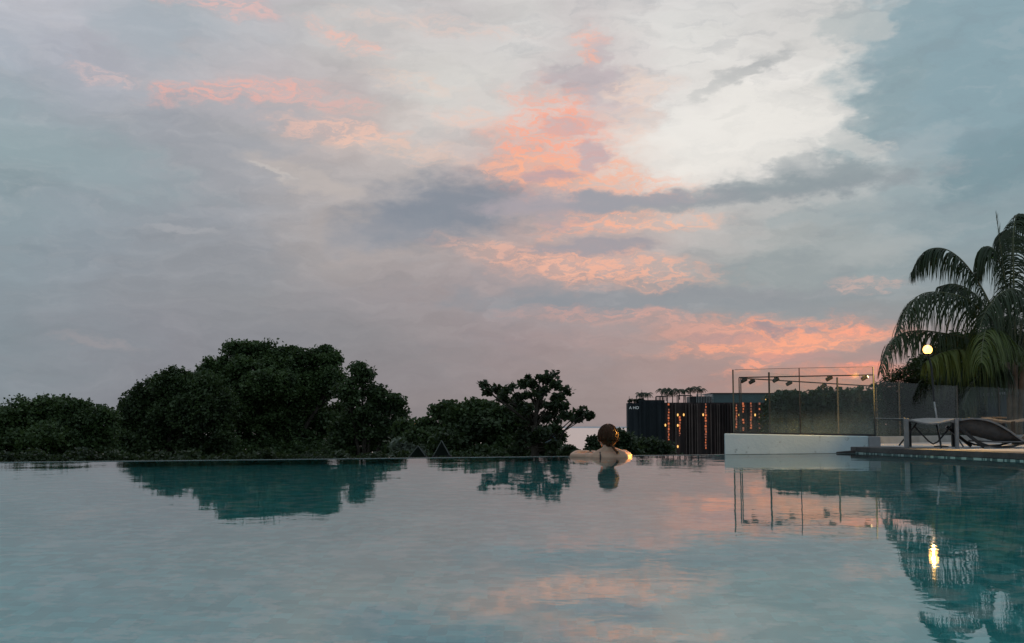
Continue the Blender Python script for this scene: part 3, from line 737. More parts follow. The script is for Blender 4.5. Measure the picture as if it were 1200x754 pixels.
# ------------------------------------------------------------------ trees
def leaves(name, lobes, nleaf, size, m, parent, elong=1.5, sub=.32, fill=.55, drop=0., seed=0, aspect=1.0, kids=0):
    """leaf-sized faces gathered into sprays over uneven lobes (cx,cy,cz,rx,ry,rz)"""
    g = np.random.default_rng(seed+5)
    if kids:
        ex = []
        for l in lobes:
            ex.append((l[0], l[1], l[2], l[3]*.74, l[4]*.74, l[5]*.74))
            for q in range(kids):
                d = g.normal(size=3); d[2] = abs(d[2])*.9-.25; d /= np.linalg.norm(d); k_ = .26+.2*g.random()
                ex.append((l[0]+d[0]*l[3]*.74, l[1]+d[1]*l[4]*.74, l[2]+d[2]*l[5]*.74, l[3]*k_, l[3]*k_, l[5]*(k_+.04)))
        lobes = ex
    L = np.array(lobes); area = (L[:, 3]*L[:, 5])**.9; area /= area.sum()
    nsub = max(8, int(nleaf/26))
    li = g.choice(len(L), nsub, p=area)
    d = g.normal(size=(nsub, 3)); d /= np.linalg.norm(d, axis=1)[:, None]
    rad = (fill+(1.06-fill)*g.random(nsub)**.6)+g.normal(0, .05, nsub)
    rad += .16*(np.sin(d[:, 0]*5+li*2.1)*np.cos(d[:, 2]*6+li))
    rad = np.clip(rad, .1, 1.08)
    C_ = L[li, :3]+d*rad[:, None]*L[li, 3:6]
    C_ = C_+np.array([list(mnoise.noise_vector(Vector(c)*(.42/ (sub*1.6)))) for c in C_])*sub*.7
    sr = sub*(.5+.9*g.random(nsub))
    si = g.integers(0, nsub, nleaf)
    e = np.clip(g.normal(size=(nleaf, 3))*.5, -.8, .8)
    P = C_[si]+e*sr[si][:, None]*np.array([1.15, 1.15, .75])
    if drop: P = P[g.random(nleaf) > drop]
    k = len(P)
    a = g.normal(size=(k, 3)); a[:, 2] *= .6; a[:, 2] -= .25; a /= np.linalg.norm(a, axis=1)[:, None]
    b = g.normal(size=(k, 3)); b = np.cross(a, b); b /= np.linalg.norm(b, axis=1)[:, None]
    s = size*(.6+.8*g.random(k))[:, None]
    V = np.empty((k, 4, 3)); V[:, 0] = P-a*s*elong/2; V[:, 1] = P+b*s/2*aspect+a*s*.05; V[:, 2] = P+a*s*elong/2; V[:, 3] = P-b*s/2*aspect+a*s*.05
    return mesh_np(name, V.reshape(-1, 3), np.arange(4*k).reshape(-1, 4), m, parent)
def tree(name, label, cat, lob_px, Y, base_px, nleaf, leaf, mt, group=None, depth=.9, elong=1.5, sub=.32, fill=.5, seed=0, trunk_r=.25, limbs=True, drop=0, m_bark='bark', kids=9, basez=None):
    s = ppm(Y); g = random.Random(seed)
    lobes = []
    for (px, py, rx, ry) in lob_px:
        dy = g.uniform(-1, 1)*depth*rx*s*.7
        c = at(px, py, Y+dy); lobes.append((c.x, c.y, c.z, rx*s, max(rx, ry)*s*depth*.9, ry*s))
    b = at(base_px, 540, Y); gz = tz(b.x, Y) if basez is None else basez
    r = thing(name, label, cat, (b.x, Y, gz), group)
    leaves('crown', lobes, nleaf, leaf, mt, r, elong, sub, fill, drop, seed, kids=kids)
    tb = MB(); top = min(l[2] for l in lobes); zc = max(top, gz+1.0)
    if limbs:
        hub = Vector((b.x, Y, gz+(zc-gz)*.8))
        tb.tube([(b.x, Y, gz-.3), (b.x+.1*trunk_r, Y, (gz+hub.z)/2), hub], [trunk_r*1.3, trunk_r, trunk_r*.8], 10)
        for l in lobes:
            e = Vector(l[:3]); m1 = hub.lerp(e, .5)+Vector((g.uniform(-.1, .1), 0, -.06*(e-hub).length))
            tb.tube([hub-Vector((0, 0, .1)), m1, e, e+Vector((g.uniform(-.5, .5)*l[3], 0, l[5]*.6))], [trunk_r*.55, trunk_r*.33, trunk_r*.16, trunk_r*.04], 6)
            for q in range(5):
                a_ = g.uniform(0, 6.28); e2 = e+Vector((math.cos(a_)*l[3]*.85, g.uniform(-.5, .5)*l[4], math.sin(a_)*l[5]*.85))
                tb.tube([m1.lerp(e, g.uniform(.3, .9)), e.lerp(e2, .6), e2], [trunk_r*.14, trunk_r*.08, trunk_r*.02], 5)
        tb.build('trunk', M[m_bark], r, smooth=True)
    else:
        tb.tube([(b.x, Y, gz-.3), (b.x, Y, zc)], [trunk_r, trunk_r*.6], 8); tb.build('stem', M[m_bark], r, smooth=True)
    return r
# the far left canopy, four trees
G1 = 'broadleaf trees beyond the left of the pool edge'
tree('broadleaf_tree', 'low rounded broadleaf tree at the left edge of the picture, lowest of the dark row', 'tree',
     [(15, 496, 30, 22), (58, 486, 26, 22), (88, 484, 22, 20), (115, 496, 20, 20), (-25, 505, 40, 25), (45, 515, 60, 26), (100, 520, 40, 24), (60, 545, 80, 26), (-40, 540, 60, 24)], 64, 60, 90000, .12, M['leaf_mid'], G1, seed=1, sub=.36, trunk_r=.35)
tree('broadleaf_tree', 'middle high broadleaf tree stepping up between the low left tree and the great dome', 'tree',
     [(165, 482, 20, 22), (180, 465, 22, 18), (205, 452, 20, 17), (228, 450, 22, 16), (150, 505, 22, 24), (195, 495, 45, 35), (185, 530, 60, 30), (240, 500, 40, 40)], 72, 195, 90000, .125, M['leaf_dark'], G1, seed=2, sub=.38, trunk_r=.4)
tree('broadleaf_tree', 'great dome shaped broadleaf tree, the tallest of the dark row at left', 'tree',
     [(258, 432, 20, 16), (285, 418, 24, 17), (312, 422, 24, 18), (345, 424, 24, 18), (380, 423, 18, 16), (250, 450, 30, 22), (300, 450, 45, 36), (350, 458, 40, 34), (390, 450, 16, 20), (280, 490, 60, 40), (350, 495, 65, 40), (320, 535, 90, 30)], 78, 315, 170000, .13, M['leaf_mid'], G1, seed=3, sub=.38, trunk_r=.5)
tree('broadleaf_tree', 'ragged broadleaf tree on the right shoulder of the great dome, sky showing through it', 'tree',
     [(424, 443, 14, 14), (408, 462, 15, 20), (440, 463, 16, 15), (458, 472, 12, 12), (464, 490, 10, 11), (430, 495, 26, 24), (448, 515, 20, 20), (415, 520, 30, 30), (395, 545, 40, 20), (465, 530, 14, 12)], 70, 428, 52000, .13, M['leaf_dark'], G1, seed=4, sub=.36, trunk_r=.3, fill=.5, drop=.35)
tree('bush_tree', 'small loose bush tree in the gap between the two tree groups', 'tree',
     [(474, 502, 8, 7), (480, 512, 12, 9), (470, 525, 14, 12), (492, 520, 12, 10), (486, 530, 16, 10)], 60, 478, 7000, .16, M['leaf_dark'], 'small trees and bushes between the larger trees', seed=5, sub=.4, trunk_r=.12)
tree('pale_bush', 'pale feathery grey green bush low in the gap beside the pointed roofs', 'bush',
     [(473, 525, 9, 10), (486, 530, 12, 8), (498, 531, 9, 7)], 52, 484, 7000, .10, leafmat('leaf_pale', (.10, .13, .10), (.20, .23, .19)), 'small trees and bushes between the larger trees', seed=6, sub=.3, trunk_r=.08, elong=3)
# centre group
tree('broadleaf_tree', 'low dense broadleaf tree forming the left half of the centre group', 'tree',
     [(519, 482, 12, 11), (553, 482, 16, 13), (575, 484, 14, 12), (536, 495, 20, 15), (503, 503, 16, 11), (597, 492, 14, 14), (492, 513, 12, 10), (570, 505, 40, 25), (525, 515, 40, 20), (600, 520, 35, 22), (560, 540, 60, 16)], 46, 555, 62000, .105, M['leaf_dark'], 'broadleaf trees in the centre beyond the pool edge', seed=7, sub=.24, trunk_r=.22)
# open-crowned tree : clumps of leaves at branch ends
def open_tree():
    Y = 40; s = ppm(Y); g = random.Random(3)
    clumps = [(566, 452, 5, 5), (572, 459, 5, 4), (582, 456, 7, 5), (592, 462, 7, 6), (600, 456, 6, 5), (588, 467, 6, 4), (618, 441, 6, 5), (614, 450, 7, 6), (625, 448, 8, 6), (631, 442, 6, 5), (640, 446, 7, 7), (646, 440, 5, 5), (650, 452, 7, 6), (661, 458, 8, 6), (655, 466, 8, 6), (636, 459, 9, 7), (622, 462, 9, 7), (610, 466, 9, 7), (604, 474, 9, 8), (620, 478, 10, 8), (634, 474, 9, 7), (646, 477, 9, 7), (660, 475, 8, 7), (664, 486, 6, 5), (652, 490, 8, 7), (640, 490, 9, 8), (626, 492, 10, 9), (612, 490, 12, 10), (672, 489, 6, 4), (680, 483, 7, 5), (688, 488, 6, 4), (678, 492, 5, 4), (650, 503, 8, 7), (655, 512, 6, 6), (640, 508, 9, 8), (628, 512, 10, 9), (650, 524, 9, 8), (634, 528, 12, 9), (612, 510, 14, 12), (605, 528, 16, 12), (652, 535, 12, 6)]
    b = at(627, 540, Y); gz = tz(b.x, Y)
    r = thing('open_crowned_tree', 'tall open tree with leaf clumps on bare branches, right of the centre group', 'tree', (b.x, Y, gz), 'broadleaf trees in the centre beyond the pool edge')
    lobes = []; tb = MB(); hub = at(627, 535, Y)
    tb.tube([(b.x, Y, gz-.3), (b.x+.08, Y, (gz+hub.z)/2), hub, at(626, 500, Y), at(630, 470, Y), at(633, 452, Y)], [.20, .17, .14, .09, .05, .02], 9)
    st = [(626, 515), (627, 500), (628, 490), (630, 478), (624, 525)]
    for (px, py, rx, ry) in clumps:
        c = at(px, py, Y+g.uniform(-1, 1)*.8); lobes.append((c.x, c.y, c.z, rx*s*.6, rx*s*.6, ry*s*.6))
        s0 = min(st, key=lambda q: abs(q[1]-(py+22+abs(px-627)*.35))); a = at(*s0, Y)
        k = a.lerp(c, .55)+Vector((g.uniform(-.1, .1), 0, -.08*abs(c.x-a.x)+.05))
        tb.tube([a, k, c, c+(c-k)*.25], [.035, .022, .012, .004], 5)
    a = at(652, 522, Y); tb.tube([at(628, 530, Y), a, at(662, 504, Y), at(673, 493, Y), at(682, 488, Y)], [.05, .04, .028, .018, .006], 6)
    a = at(600, 480, Y); tb.tube([at(622, 500, Y), at(604, 482, Y), at(588, 470, Y), at(576, 462, Y), at(568, 454, Y)], [.05, .035, .022, .016, .006], 6)
    leaves('crown', lobes, 8200, .098, M['leaf_near'], r, 1.8, .17, .2, 0, 9, 1.0)
    tb.build('trunk', M['bark'], r, smooth=True)
open_tree()
GU = 'understory bushes along the foot of the trees'
for i, (x0, lab) in enumerate(((20, 'leafy understory bush at the very left, under the lowest tree'), (110, 'understory bush below the meeting of the two left trees'), (200, 'understory bush under the middle high tree'), (290, 'understory bush under the left side of the great dome'), (380, 'understory bush under the right side of the great dome'), (455, 'understory bush under the ragged shoulder tree'))):
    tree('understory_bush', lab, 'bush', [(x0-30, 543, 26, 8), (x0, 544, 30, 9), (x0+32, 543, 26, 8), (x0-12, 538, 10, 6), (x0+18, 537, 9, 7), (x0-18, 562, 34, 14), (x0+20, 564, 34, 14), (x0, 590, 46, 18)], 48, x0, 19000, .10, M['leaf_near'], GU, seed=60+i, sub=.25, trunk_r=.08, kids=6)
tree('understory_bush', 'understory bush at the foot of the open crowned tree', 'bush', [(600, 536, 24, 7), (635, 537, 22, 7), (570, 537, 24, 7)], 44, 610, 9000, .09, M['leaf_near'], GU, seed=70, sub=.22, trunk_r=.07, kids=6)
GB = 'small trees and bushes between the larger trees'
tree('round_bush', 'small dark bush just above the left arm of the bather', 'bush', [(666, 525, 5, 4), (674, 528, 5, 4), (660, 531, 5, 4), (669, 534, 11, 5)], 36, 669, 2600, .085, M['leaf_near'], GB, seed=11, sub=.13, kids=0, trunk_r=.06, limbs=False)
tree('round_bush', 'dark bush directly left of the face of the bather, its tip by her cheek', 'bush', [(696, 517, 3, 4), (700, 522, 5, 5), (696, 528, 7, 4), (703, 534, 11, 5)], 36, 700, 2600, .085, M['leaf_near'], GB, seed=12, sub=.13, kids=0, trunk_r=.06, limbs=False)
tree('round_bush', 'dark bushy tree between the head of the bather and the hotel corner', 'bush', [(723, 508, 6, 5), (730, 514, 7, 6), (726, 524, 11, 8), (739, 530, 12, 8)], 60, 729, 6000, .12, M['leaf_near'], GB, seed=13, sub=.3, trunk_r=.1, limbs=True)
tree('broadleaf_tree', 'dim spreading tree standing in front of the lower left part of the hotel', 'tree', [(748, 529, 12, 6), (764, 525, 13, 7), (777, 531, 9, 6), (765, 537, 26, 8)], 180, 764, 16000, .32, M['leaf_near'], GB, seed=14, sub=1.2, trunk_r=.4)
# hedge and trees behind the tall screen
hx = [(915, 462), (935, 458), (958, 457), (980, 456), (1002, 457), (1022, 456)]
tree('clipped_hedge', 'long dark hedge with an even top behind the tall misted glass screen', 'hedge',
     [(x, y+14, 14, 13) for x, y in hx]+[(x, y+34, 16, 16) for x, y in hx]+[(x, 508, 18, 12) for x, y in hx], 25, 968, 42000, .07, M['leaf_hedge'], 'plants behind the glass', seed=15, sub=.16, trunk_r=.07, basez=-4.2)
tree('dark_garden_tree', 'dark rounded tree filling the space behind the glowing lamp and the palm', 'tree',
     [(1092, 432, 20, 20), (1118, 418, 24, 22), (1148, 410, 26, 22), (1178, 412, 26, 24), (1205, 420, 26, 26), (1130, 448, 36, 26), (1175, 450, 36, 28)], 26.5, 1140, 46000, .06, M['leaf_near'], 'plants behind the glass', seed=33, sub=.16, trunk_r=.09, basez=-4.2)
def star_tree(lab, cl, Y, bx, seed):
    """umbrella tree: rosettes of long narrow leaves"""
    s = ppm(Y); g = random.Random(seed); V = []; Q = []
    b = at(bx, 520, Y); r = thing('umbrella_plant', lab, 'plant', (b.x, Y, -4.2), 'plants behind the glass'); tb = MB()
    tb.tube([(b.x, Y, -4.3), (b.x, Y, .3)], [.05, .04], 8)
    for (px, py, rr) in cl:
        c = at(px, py, Y+g.uniform(-.5, .5)); tb.tube([(b.x, Y, .2), (b.x*.5+c.x*.5, (Y+c.y)/2, c.z*.5), c], [.02, .014, .006], 5)
        n = int(14+rr*3.0)
        for k in range(n):
            a = g.uniform(0, 6.283); el_ = g.uniform(-.5, .9); d = Vector((math.cos(a)*math.cos(el_), math.sin(a)*math.cos(el_), math.sin(el_)))
            cc = c+Vector((g.uniform(-1, 1), g.uniform(-1, 1), g.uniform(-1, 1)))*rr*s*.55
            L = rr*s*g.uniform(.5, 1.0); sd_ = d.cross(Vector((0, 0, 1))).normalized()*L*.13
            p1 = cc+d*L*.55; p2 = cc+d*L-Vector((0, 0, L*.18))
            o = len(V); V += [tuple(cc), tuple(p1-sd_), tuple(p2), tuple(p1+sd_)]; Q.append((o, o+1, o+2, o+3))
    mesh_np('foliage', V, Q, M['leaf_near'], r); tb.build('stem', M['bark'], r)
cl = [(1036, 447, 9), (1046, 440, 10), (1056, 436, 9), (1064, 430, 8), (1072, 438, 11), (1040, 458, 10), (1052, 452, 11), (1064, 450, 12), (1035, 470, 9), (1046, 468, 12), (1058, 466, 13), (1038, 484, 10), (1050, 482, 13), (1062, 482, 13), (1040, 498, 12), (1054, 498, 14), (1067, 498, 14), (1033, 507, 8), (1045, 512, 12), (1060, 514, 12), (1078, 450, 12), (1078, 470, 14)]
star_tree('dark umbrella plant with star shaped leaf rosettes beside the right end of the tall screen', cl+[(x+4, y+3, r_) for x, y, r_ in cl]+[(x-3, y+6, r_) for x, y, r_ in cl]+[(x+8, y-3, r_) for x, y, r_ in cl], 21.5, 1052, 4)
tree('garden_shrub', 'broad dark shrub mass under the palm, seen through the glass fence behind the lamp', 'shrub',
     [(1085, 470, 24, 26), (1112, 462, 26, 28), (1140, 470, 26, 30), (1168, 478, 24, 28), (1095, 500, 34, 22), (1135, 503, 36, 22), (1170, 505, 30, 20), (1110, 445, 24, 22), (1150, 445, 26, 26), (1178, 450, 26, 26), (1200, 485, 26, 28)], 24.5, 1125, 60000, .055, M['leaf_near'], 'plants behind the glass', seed=17, sub=.13, trunk_r=.05, elong=2.6, basez=-4.2)

# ------------------------------------------------------------------ feather palm
def bez(pts, n):
    P = [Vector(p) for p in pts]; out = []
    for i in range(len(P)-1):
        p0 = P[max(i-1, 0)]; p1 = P[i]; p2 = P[i+1]; p3 = P[min(i+2, len(P)-1)]
        for k in range(n):
            t_ = k/n; out.append(.5*((2*p1)+(p2-p0)*t_+(2*p0-5*p1+4*p2-p3)*t_**2+(3*p1-p0-3*p2+p3)*t_**3))
    out.append(P[-1]); return out
def frond(ctrl, Y, dY, Lmax, m, parent, seed, n=135, lift=0., hang=1., start=.16, wid=.0125):
    """ctrl in photo columns/rows seen from the terrace; depth runs from Y at the crown to Y+dY at the tip"""
    g = random.Random(seed); k = len(ctrl)-1
    pts_ = bez([at(x, y, Y+dY*i/k) for i, (x, y) in enumerate(ctrl)], 14)
    mb = MB(); mb.tube(pts_, [.018*(1-.85*i/(len(pts_)-1)) for i in range(len(pts_))], 6)
    V = []; Q = []; N = len(pts_)
    for i in range(n):
        u = start+(1-start)*(i+g.uniform(-.3, .3))/n; u = min(max(u, 0), .999); f_ = u*(N-1); a = int(f_); p = pts_[a].lerp(pts_[min(a+1, N-1)], f_-a)
        tg = (pts_[min(a+1, N-1)]-pts_[max(a-1, 0)]).normalized()
        side = tg.cross(Vector((0, 0, 1)))
        side = side.normalized() if side.length > .05 else Vector((0, 1, 0))
        env = math.sin(math.pi*min(1, (u*.86+.12)))**.55
        for sg in (-1, 1):
            L = Lmax*env*(g.uniform(.82, 1.1) if g.random() < .8 else g.uniform(.45, .8))
            if g.random() < .07 or math.sin(u*37+seed)+.35*math.sin(u*91) > 1.12: continue
            d0 = (side*sg*(.85)+tg*.55+Vector((0, 0, .25+lift))).normalized()
            w0 = wid*g.uniform(.7, 1.2); o = len(V); q = p.copy(); d = (d0+Vector((g.uniform(-.2, .2), g.uniform(-.2, .2), g.uniform(-.25, .25)))).normalized(); ns = 6
            wv = tg.cross(Vector((0, 0, 1))).cross(Vector((0, 0, 1))) ; wv = (tg*.8+side*g.uniform(-.6, .6)).normalized()
            for s_ in range(ns+1):
                t_ = s_/ns; w = w0*(1-t_**2.2)*(.45+min(t_*3, .55))+.0015
                V += [tuple(q-wv*w), tuple(q+wv*w)]
                d = (d+Vector((g.uniform(-.05, .05), g.uniform(-.05, .05), -.62*hang))).normalized(); q = q+d*L/ns
            for s_ in range(ns): Q.append((o+2*s_, o+2*s_+1, o+2*s_+3, o+2*s_+2))
    fr = mesh_np('frond', V, Q, m, parent)
    mb.build('frond_rib', M['palm_rib'], fr)
    return fr
M['palm_rib'] = mat('palm_rib', (.07, .09, .04), .5, var=.3)
YP = 20.6
pb = at(1188, 520, YP)
palm = thing('feather_palm', 'large dark feather palm with drooping fronds at the right edge of the picture', 'palm tree', (pb.x, pb.y, -4.2))
PD, PL_ = M['palm_dark'], M['palm_light']
fr_list = [
 ([(1180, 408), (1158, 352), (1134, 313), (1112, 294), (1092, 291.5), (1078, 301), (1067, 322)], .5, .70, PD, 0.),
 ([(1180, 425), (1160, 378), (1135, 352), (1105, 343), (1080, 345), (1063, 362), (1052, 392)], -.8, .95, PD, 0.),
 ([(1178, 432), (1140, 400), (1100, 390), (1072, 388), (1052, 394), (1040, 410), (1032, 436)], -1.2, .58, PD, 0.),
 ([(1182, 420), (1165, 375), (1140, 343), (1118, 333), (1100, 336)], 1.5, .55, PD, 0.),
 ([(1184, 410), (1180, 345), (1170, 302), (1158, 289), (1148, 298), (1143, 330)], .3, .80, PD, 0.),
 ([(1186, 410), (1184, 340), (1186, 290), (1184, 271), (1176, 275), (1172, 300)], 1.0, .62, PD, 0.),
 ([(1190, 410), (1188, 330), (1188, 272), (1193, 251), (1203, 262), (1210, 300)], .4, .55, PD, 0.),
 ([(1196, 425), (1206, 370), (1200, 346), (1185, 339), (1168, 348), (1152, 372), (1146, 400)], -1.3, .85, PD, 0.),
 ([(1192, 430), (1182, 402), (1168, 387), (1157, 385), (1152, 400), (1150, 425)], -1.9, .85, PL_, 0.),
 ([(1190, 445), (1160, 418), (1130, 410), (1105, 413), (1085, 424)], -.9, .75, PL_, 0.),
 ([(1186, 440), (1150, 420), (1115, 425), (1085, 440), (1066, 462)], .9, .80, PD, 0.),
 ([(1192, 425), (1210, 370), (1230, 345), (1255, 350), (1275, 385)], -.5, .8, PD, 0.),
 ([(1192, 420), (1205, 340), (1222, 300), (1245, 290), (1265, 310)], .8, .7, PD, 0.),
 ([(1192, 440), (1215, 410), (1245, 400), (1270, 420), (1285, 460)], -1.2, .85, PD, 0.),
 ([(1190, 450), (1175, 430), (1158, 432), (1140, 450), (1128, 480)], -.5, .75, PD, 0.),
 ([(1192, 425), (1196, 385), (1192, 372), (1176, 372), (1160, 392), (1152, 420)], 1.3, .8, PD, 0.)]
for i, (c, dy, L, m_, lf) in enumerate(fr_list):
    frond(c, YP, dy, L, m_, palm, 40+i, lift=lf)
frond([(1186, 400), (1180, 350), (1174, 300), (1167, 250)], YP, .1, .30, PD, palm, 77, n=60, hang=.04, lift=2.2, start=.3, wid=.010)
M['palm_trunk'] = mat('palm_trunk', (.16, .12, .095), .8, var=.4, vscale=5, bump=.5)
for (x0, x1, r0) in ((1184, 1181, .045), (1189, 1190, .05), (1195, 1199, .045)):
    a = at(x0, 512, YP); a.z = -4.2; MB().tube([a, at(x0, 500, YP), at((x0+x1)/2, 460, YP), at(x1, 425, YP)], [r0*1.4, r0*1.1, r0, r0*.9], 10).build('trunk', M['palm_trunk'], palm, smooth=True)

# ------------------------------------------------------------------ hotel
YH = 350.0; sH = ppm(YH)
M['cladding'] = None
def clad(name, c1, c2, c3):
    m = bpy.data.materials.new(name); m.use_nodes = True; t = NT(m.node_tree); b = t.n['Principled BSDF']
    tc = t.new('ShaderNodeTexCoord').outputs['Object']; s_ = t.new('ShaderNodeSeparateXYZ'); t.l.new(tc, s_.inputs[0])
    n = t.noise(t.comb(t.math('MULTIPLY', s_.outputs[0], 1.0), t.math('MULTIPLY', s_.outputs[1], 1.0), t.math('MULTIPLY', s_.outputs[2], .03)), .9, 3, .6).outputs['Fac']
    n2 = t.noise(tc, .25, 4, .6).outputs['Fac']
    t.put(b.inputs['Base Color'], t.mix(t.mr(n2, .4, .7, 0, .5), t.mix(t.mr(n, .4, .62), c1, c2), c3)); b.inputs['Roughness'].default_value = .75; b.inputs['Specular IOR Level'].default_value = .2
    return m
M['clad_main'] = clad('hotel_dark_cladding', (.026, .020, .021), (.070, .048, .046), (.018, .016, .018))
M['clad_blue'] = clad('hotel_blue_black_cladding', (.014, .019, .024), (.026, .033, .040), (.012, .015, .018))
M['fin'] = mat('hotel_fin', (.095, .066, .060), .7, var=.4, vscale=.4)
M['roof_glass'] = mat('roof_parapet_glass', (.05, .10, .11), .15, var=.2, vscale=.5)
M['lit'] = emit('lit_window_strip', (1, .22, .06), .55); M['lit_dim'] = emit('lit_window_dim', (.9, .25, .12), .28); M['lamp_y'] = emit('facade_lamp', (1, .52, .14), 1.5)
M['letters'] = emit('sign_letters', (.62, .72, .76), .38)
hb = at(736, 468, YH); hr = at(912, 468, YH)
hot = thing('hotel_building', 'dark slab hotel with glowing orange window strips and palms on its roof', 'building', (hb.x, YH, tz(hb.x, YH)))
gz = tz(hb.x, YH)-2
def P(px, py, dy=0): return at(px, py, YH+dy)
top1 = P(740, 472.5).z; top2 = P(755, 469).z; top3 = P(800, 472).z; top4 = P(850, 461.5).z
MB().box((P(736, 490).x, YH, gz), (P(749, 490).x-.004, YH+5, top1)).build('left_wing', M['clad_blue'], hot)
MB().box((P(749, 490).x, YH-.3, gz), (P(779, 490).x-.004, YH+5, top2)).build('stair_wing', M['clad_blue'], hot)
MB().box((P(779, 490).x, YH, gz), (P(912, 490).x, YH+18, top3)).build('main_block', M['clad_main'], hot)
MB().box((P(836, 490).x, YH+1.5, top3+.004), (P(912, 490).x, YH+16, top4)).build('roof_storey', M['roof_glass'], hot)
MB().box((P(834, 490).x, YH+1.0, top4+.004), (P(913, 490).x, YH+16.6, top4+.25)).build('roof_slab', M['dark_metal'], hot)
# vertical fins, uneven
g = random.Random(5)
x = 783.0
skip = [(780, 785), (792, 799), (821, 830), (861, 893)]
while x < 911:
    if not any(a_-1 < x < b_+1 for a_, b_ in skip):
        w = g.uniform(.16, .4); h0 = P(790, 473.5+g.uniform(-.3, .3)).z
        MB().box((P(x, 490).x, YH-.8, gz), (P(x, 490).x+w, YH-.004, h0)).build('fin', M['fin'] if g.random() < .6 else M['clad_main'], hot)
    x += g.uniform(2.2, 4.6)
for px in (752, 758, 764, 770, 776): MB().box((P(px, 490).x, YH-.6, gz), (P(px, 490).x+.18, YH-.304, P(790, 470.5).z)).build('fin', M['clad_blue'], hot)
# lit strips of small windows
def strip(px, y0, y1, dim=.25, w=.32, step=3.2):
    y = y0
    while y < y1:
        k = g.random()
        if k > .12:
            m_ = M['lit_dim'] if g.random() < dim+.25 else M['lit']; ww = w*g.uniform(.7, 1.5); a = P(px+g.uniform(-.35, .35), y); c = P(px, min(y+step*g.uniform(.55, .9), y1))
            MB().box((a.x-ww/2, YH-.12, c.z), (a.x+ww/2, YH-.01, a.z)).build('window', m_, hot)
        y += step
strip(783.5, 473, 516, .3); strip(796.5, 488, 511, .3); strip(827, 473, 527, .1, .36)
strip(863, 474, 503, .2); strip(871, 472, 505, .1, .4); strip(880, 472, 506, .1, .4); strip(890, 472, 504, .2, .34)
for px, py in ((779.5, 498.5), (794, 486.5), (801, 486.3), (794, 498.8), (823.7, 486.3), (780, 523), (794, 523.5), (866, 486.5), (884.5, 486.5), (897, 467.5)):
    a = P(px, py); MB().sphere((a.x, YH-.5, a.z), (.22, .15, .40), 10, 8).build('facade_lamp', M['lamp_y'], hot, smooth=True)
# sign
def text(s_, size, loc, m_, parent, ext=.03, name='sign_letters'):
    cu = bpy.data.curves.new(name, 'FONT'); cu.body = s_; cu.size = size; cu.extrude = ext
    o = bpy.data.objects.new(name, cu); col.objects.link(o); dg = bpy.context.evaluated_depsgraph_get(); me = bpy.data.meshes.new_from_object(o.evaluated_get(dg)); bpy.data.objects.remove(o)
    me.transform(Matrix.Translation(Vector(loc)-wl(parent))@Matrix.Rotation(R(90), 4, 'X')); me.materials.clear(); me.materials.append(m_)
    o = bpy.data.objects.new(name, me); col.objects.link(o); o.parent = parent; return o
a = P(737.2, 479.6)
text('A HOTEL', 1.15, (a.x, YH-.05, a.z), M['letters'], hot)
# roof frames (pergolas) and railing
def frame(x0, x1, y0, y1, nst, dy, mt):
    b = MB(); z1 = P(790, y0).z; z0 = P(790, y1).z
    for dd in (0, 3.0):
        b.box((P(x0, 490).x, YH+dy+dd, z1-.25), (P(x1, 490).x, YH+dy+dd+.25, z1))
        b.box((P(x0, 490).x, YH+dy+.252, z1-.2), (P(x0, 490).x+.2, YH+dy+2.998, z1-.02)) if dd == 0 else None
        for k in range(nst+1):
            x = P(x0+(x1-x0)*k/nst, 490).x; b.box((x-.12, YH+dy+dd+.02, z0), (x+.12, YH+dy+dd+.23, z1-.252))
    return b.build('roof_pergola', mt, hot)
frame(770.5, 783, 464, 470, 3, 1, M['dark_metal']); frame(796, 812, 463, 472.2, 2, 1, M['dark_metal'])
MB().box((P(810, 490).x, YH+2, top3), (P(834, 490).x, YH+9, P(790, 464.5).z)).build('plant_room', M['dark_metal'], hot)
b = MB(); z0, z1 = top3, P(790, 462).z
for k in range(11): x = P(817+1.9*k, 490).x; b.box((x-.06, YH+.4, z0), (x+.06, YH+.5, z1))
b.box((P(817, 490).x, YH+.38, z1-.1), (P(836, 490).x, YH+.52, z1)); b.build('railing', M['kerb'], hot)
tree('roof_hedge', 'low dark hedge along the roof of the left wing of the hotel', 'hedge', [(741, 471, 4, 2), (747, 470.5, 4, 2.2), (753, 469, 4, 1.6)], YH+3, 745, 900, .3, M['leaf_near'], None, seed=21, sub=.5, trunk_r=.1, limbs=False, basez=top1)
for i, (px, py, lab) in enumerate(((737.5, 464.5, 'leftmost and shortest of the three thin masts on the hotel roof'), (746, 461, 'middle thin mast on the hotel roof'), (752.3, 457, 'tallest thin mast on the hotel roof, beside the left palms'))):
    a = P(px, py); mb_ = thing('roof_mast', lab, 'mast', (a.x, YH+.5, top1), 'masts on the hotel roof'); MB().tube([(a.x, YH+.5, top1-.1), (a.x, YH+.5, a.z)], [.12, .05], 6).build('pole', M['dark_metal'], mb_); MB().box((a.x-.2, YH+.42, a.z-1.2), (a.x+.2, YH+.6, a.z-.9)).build('antenna_head', M['dark_metal'], mb_)
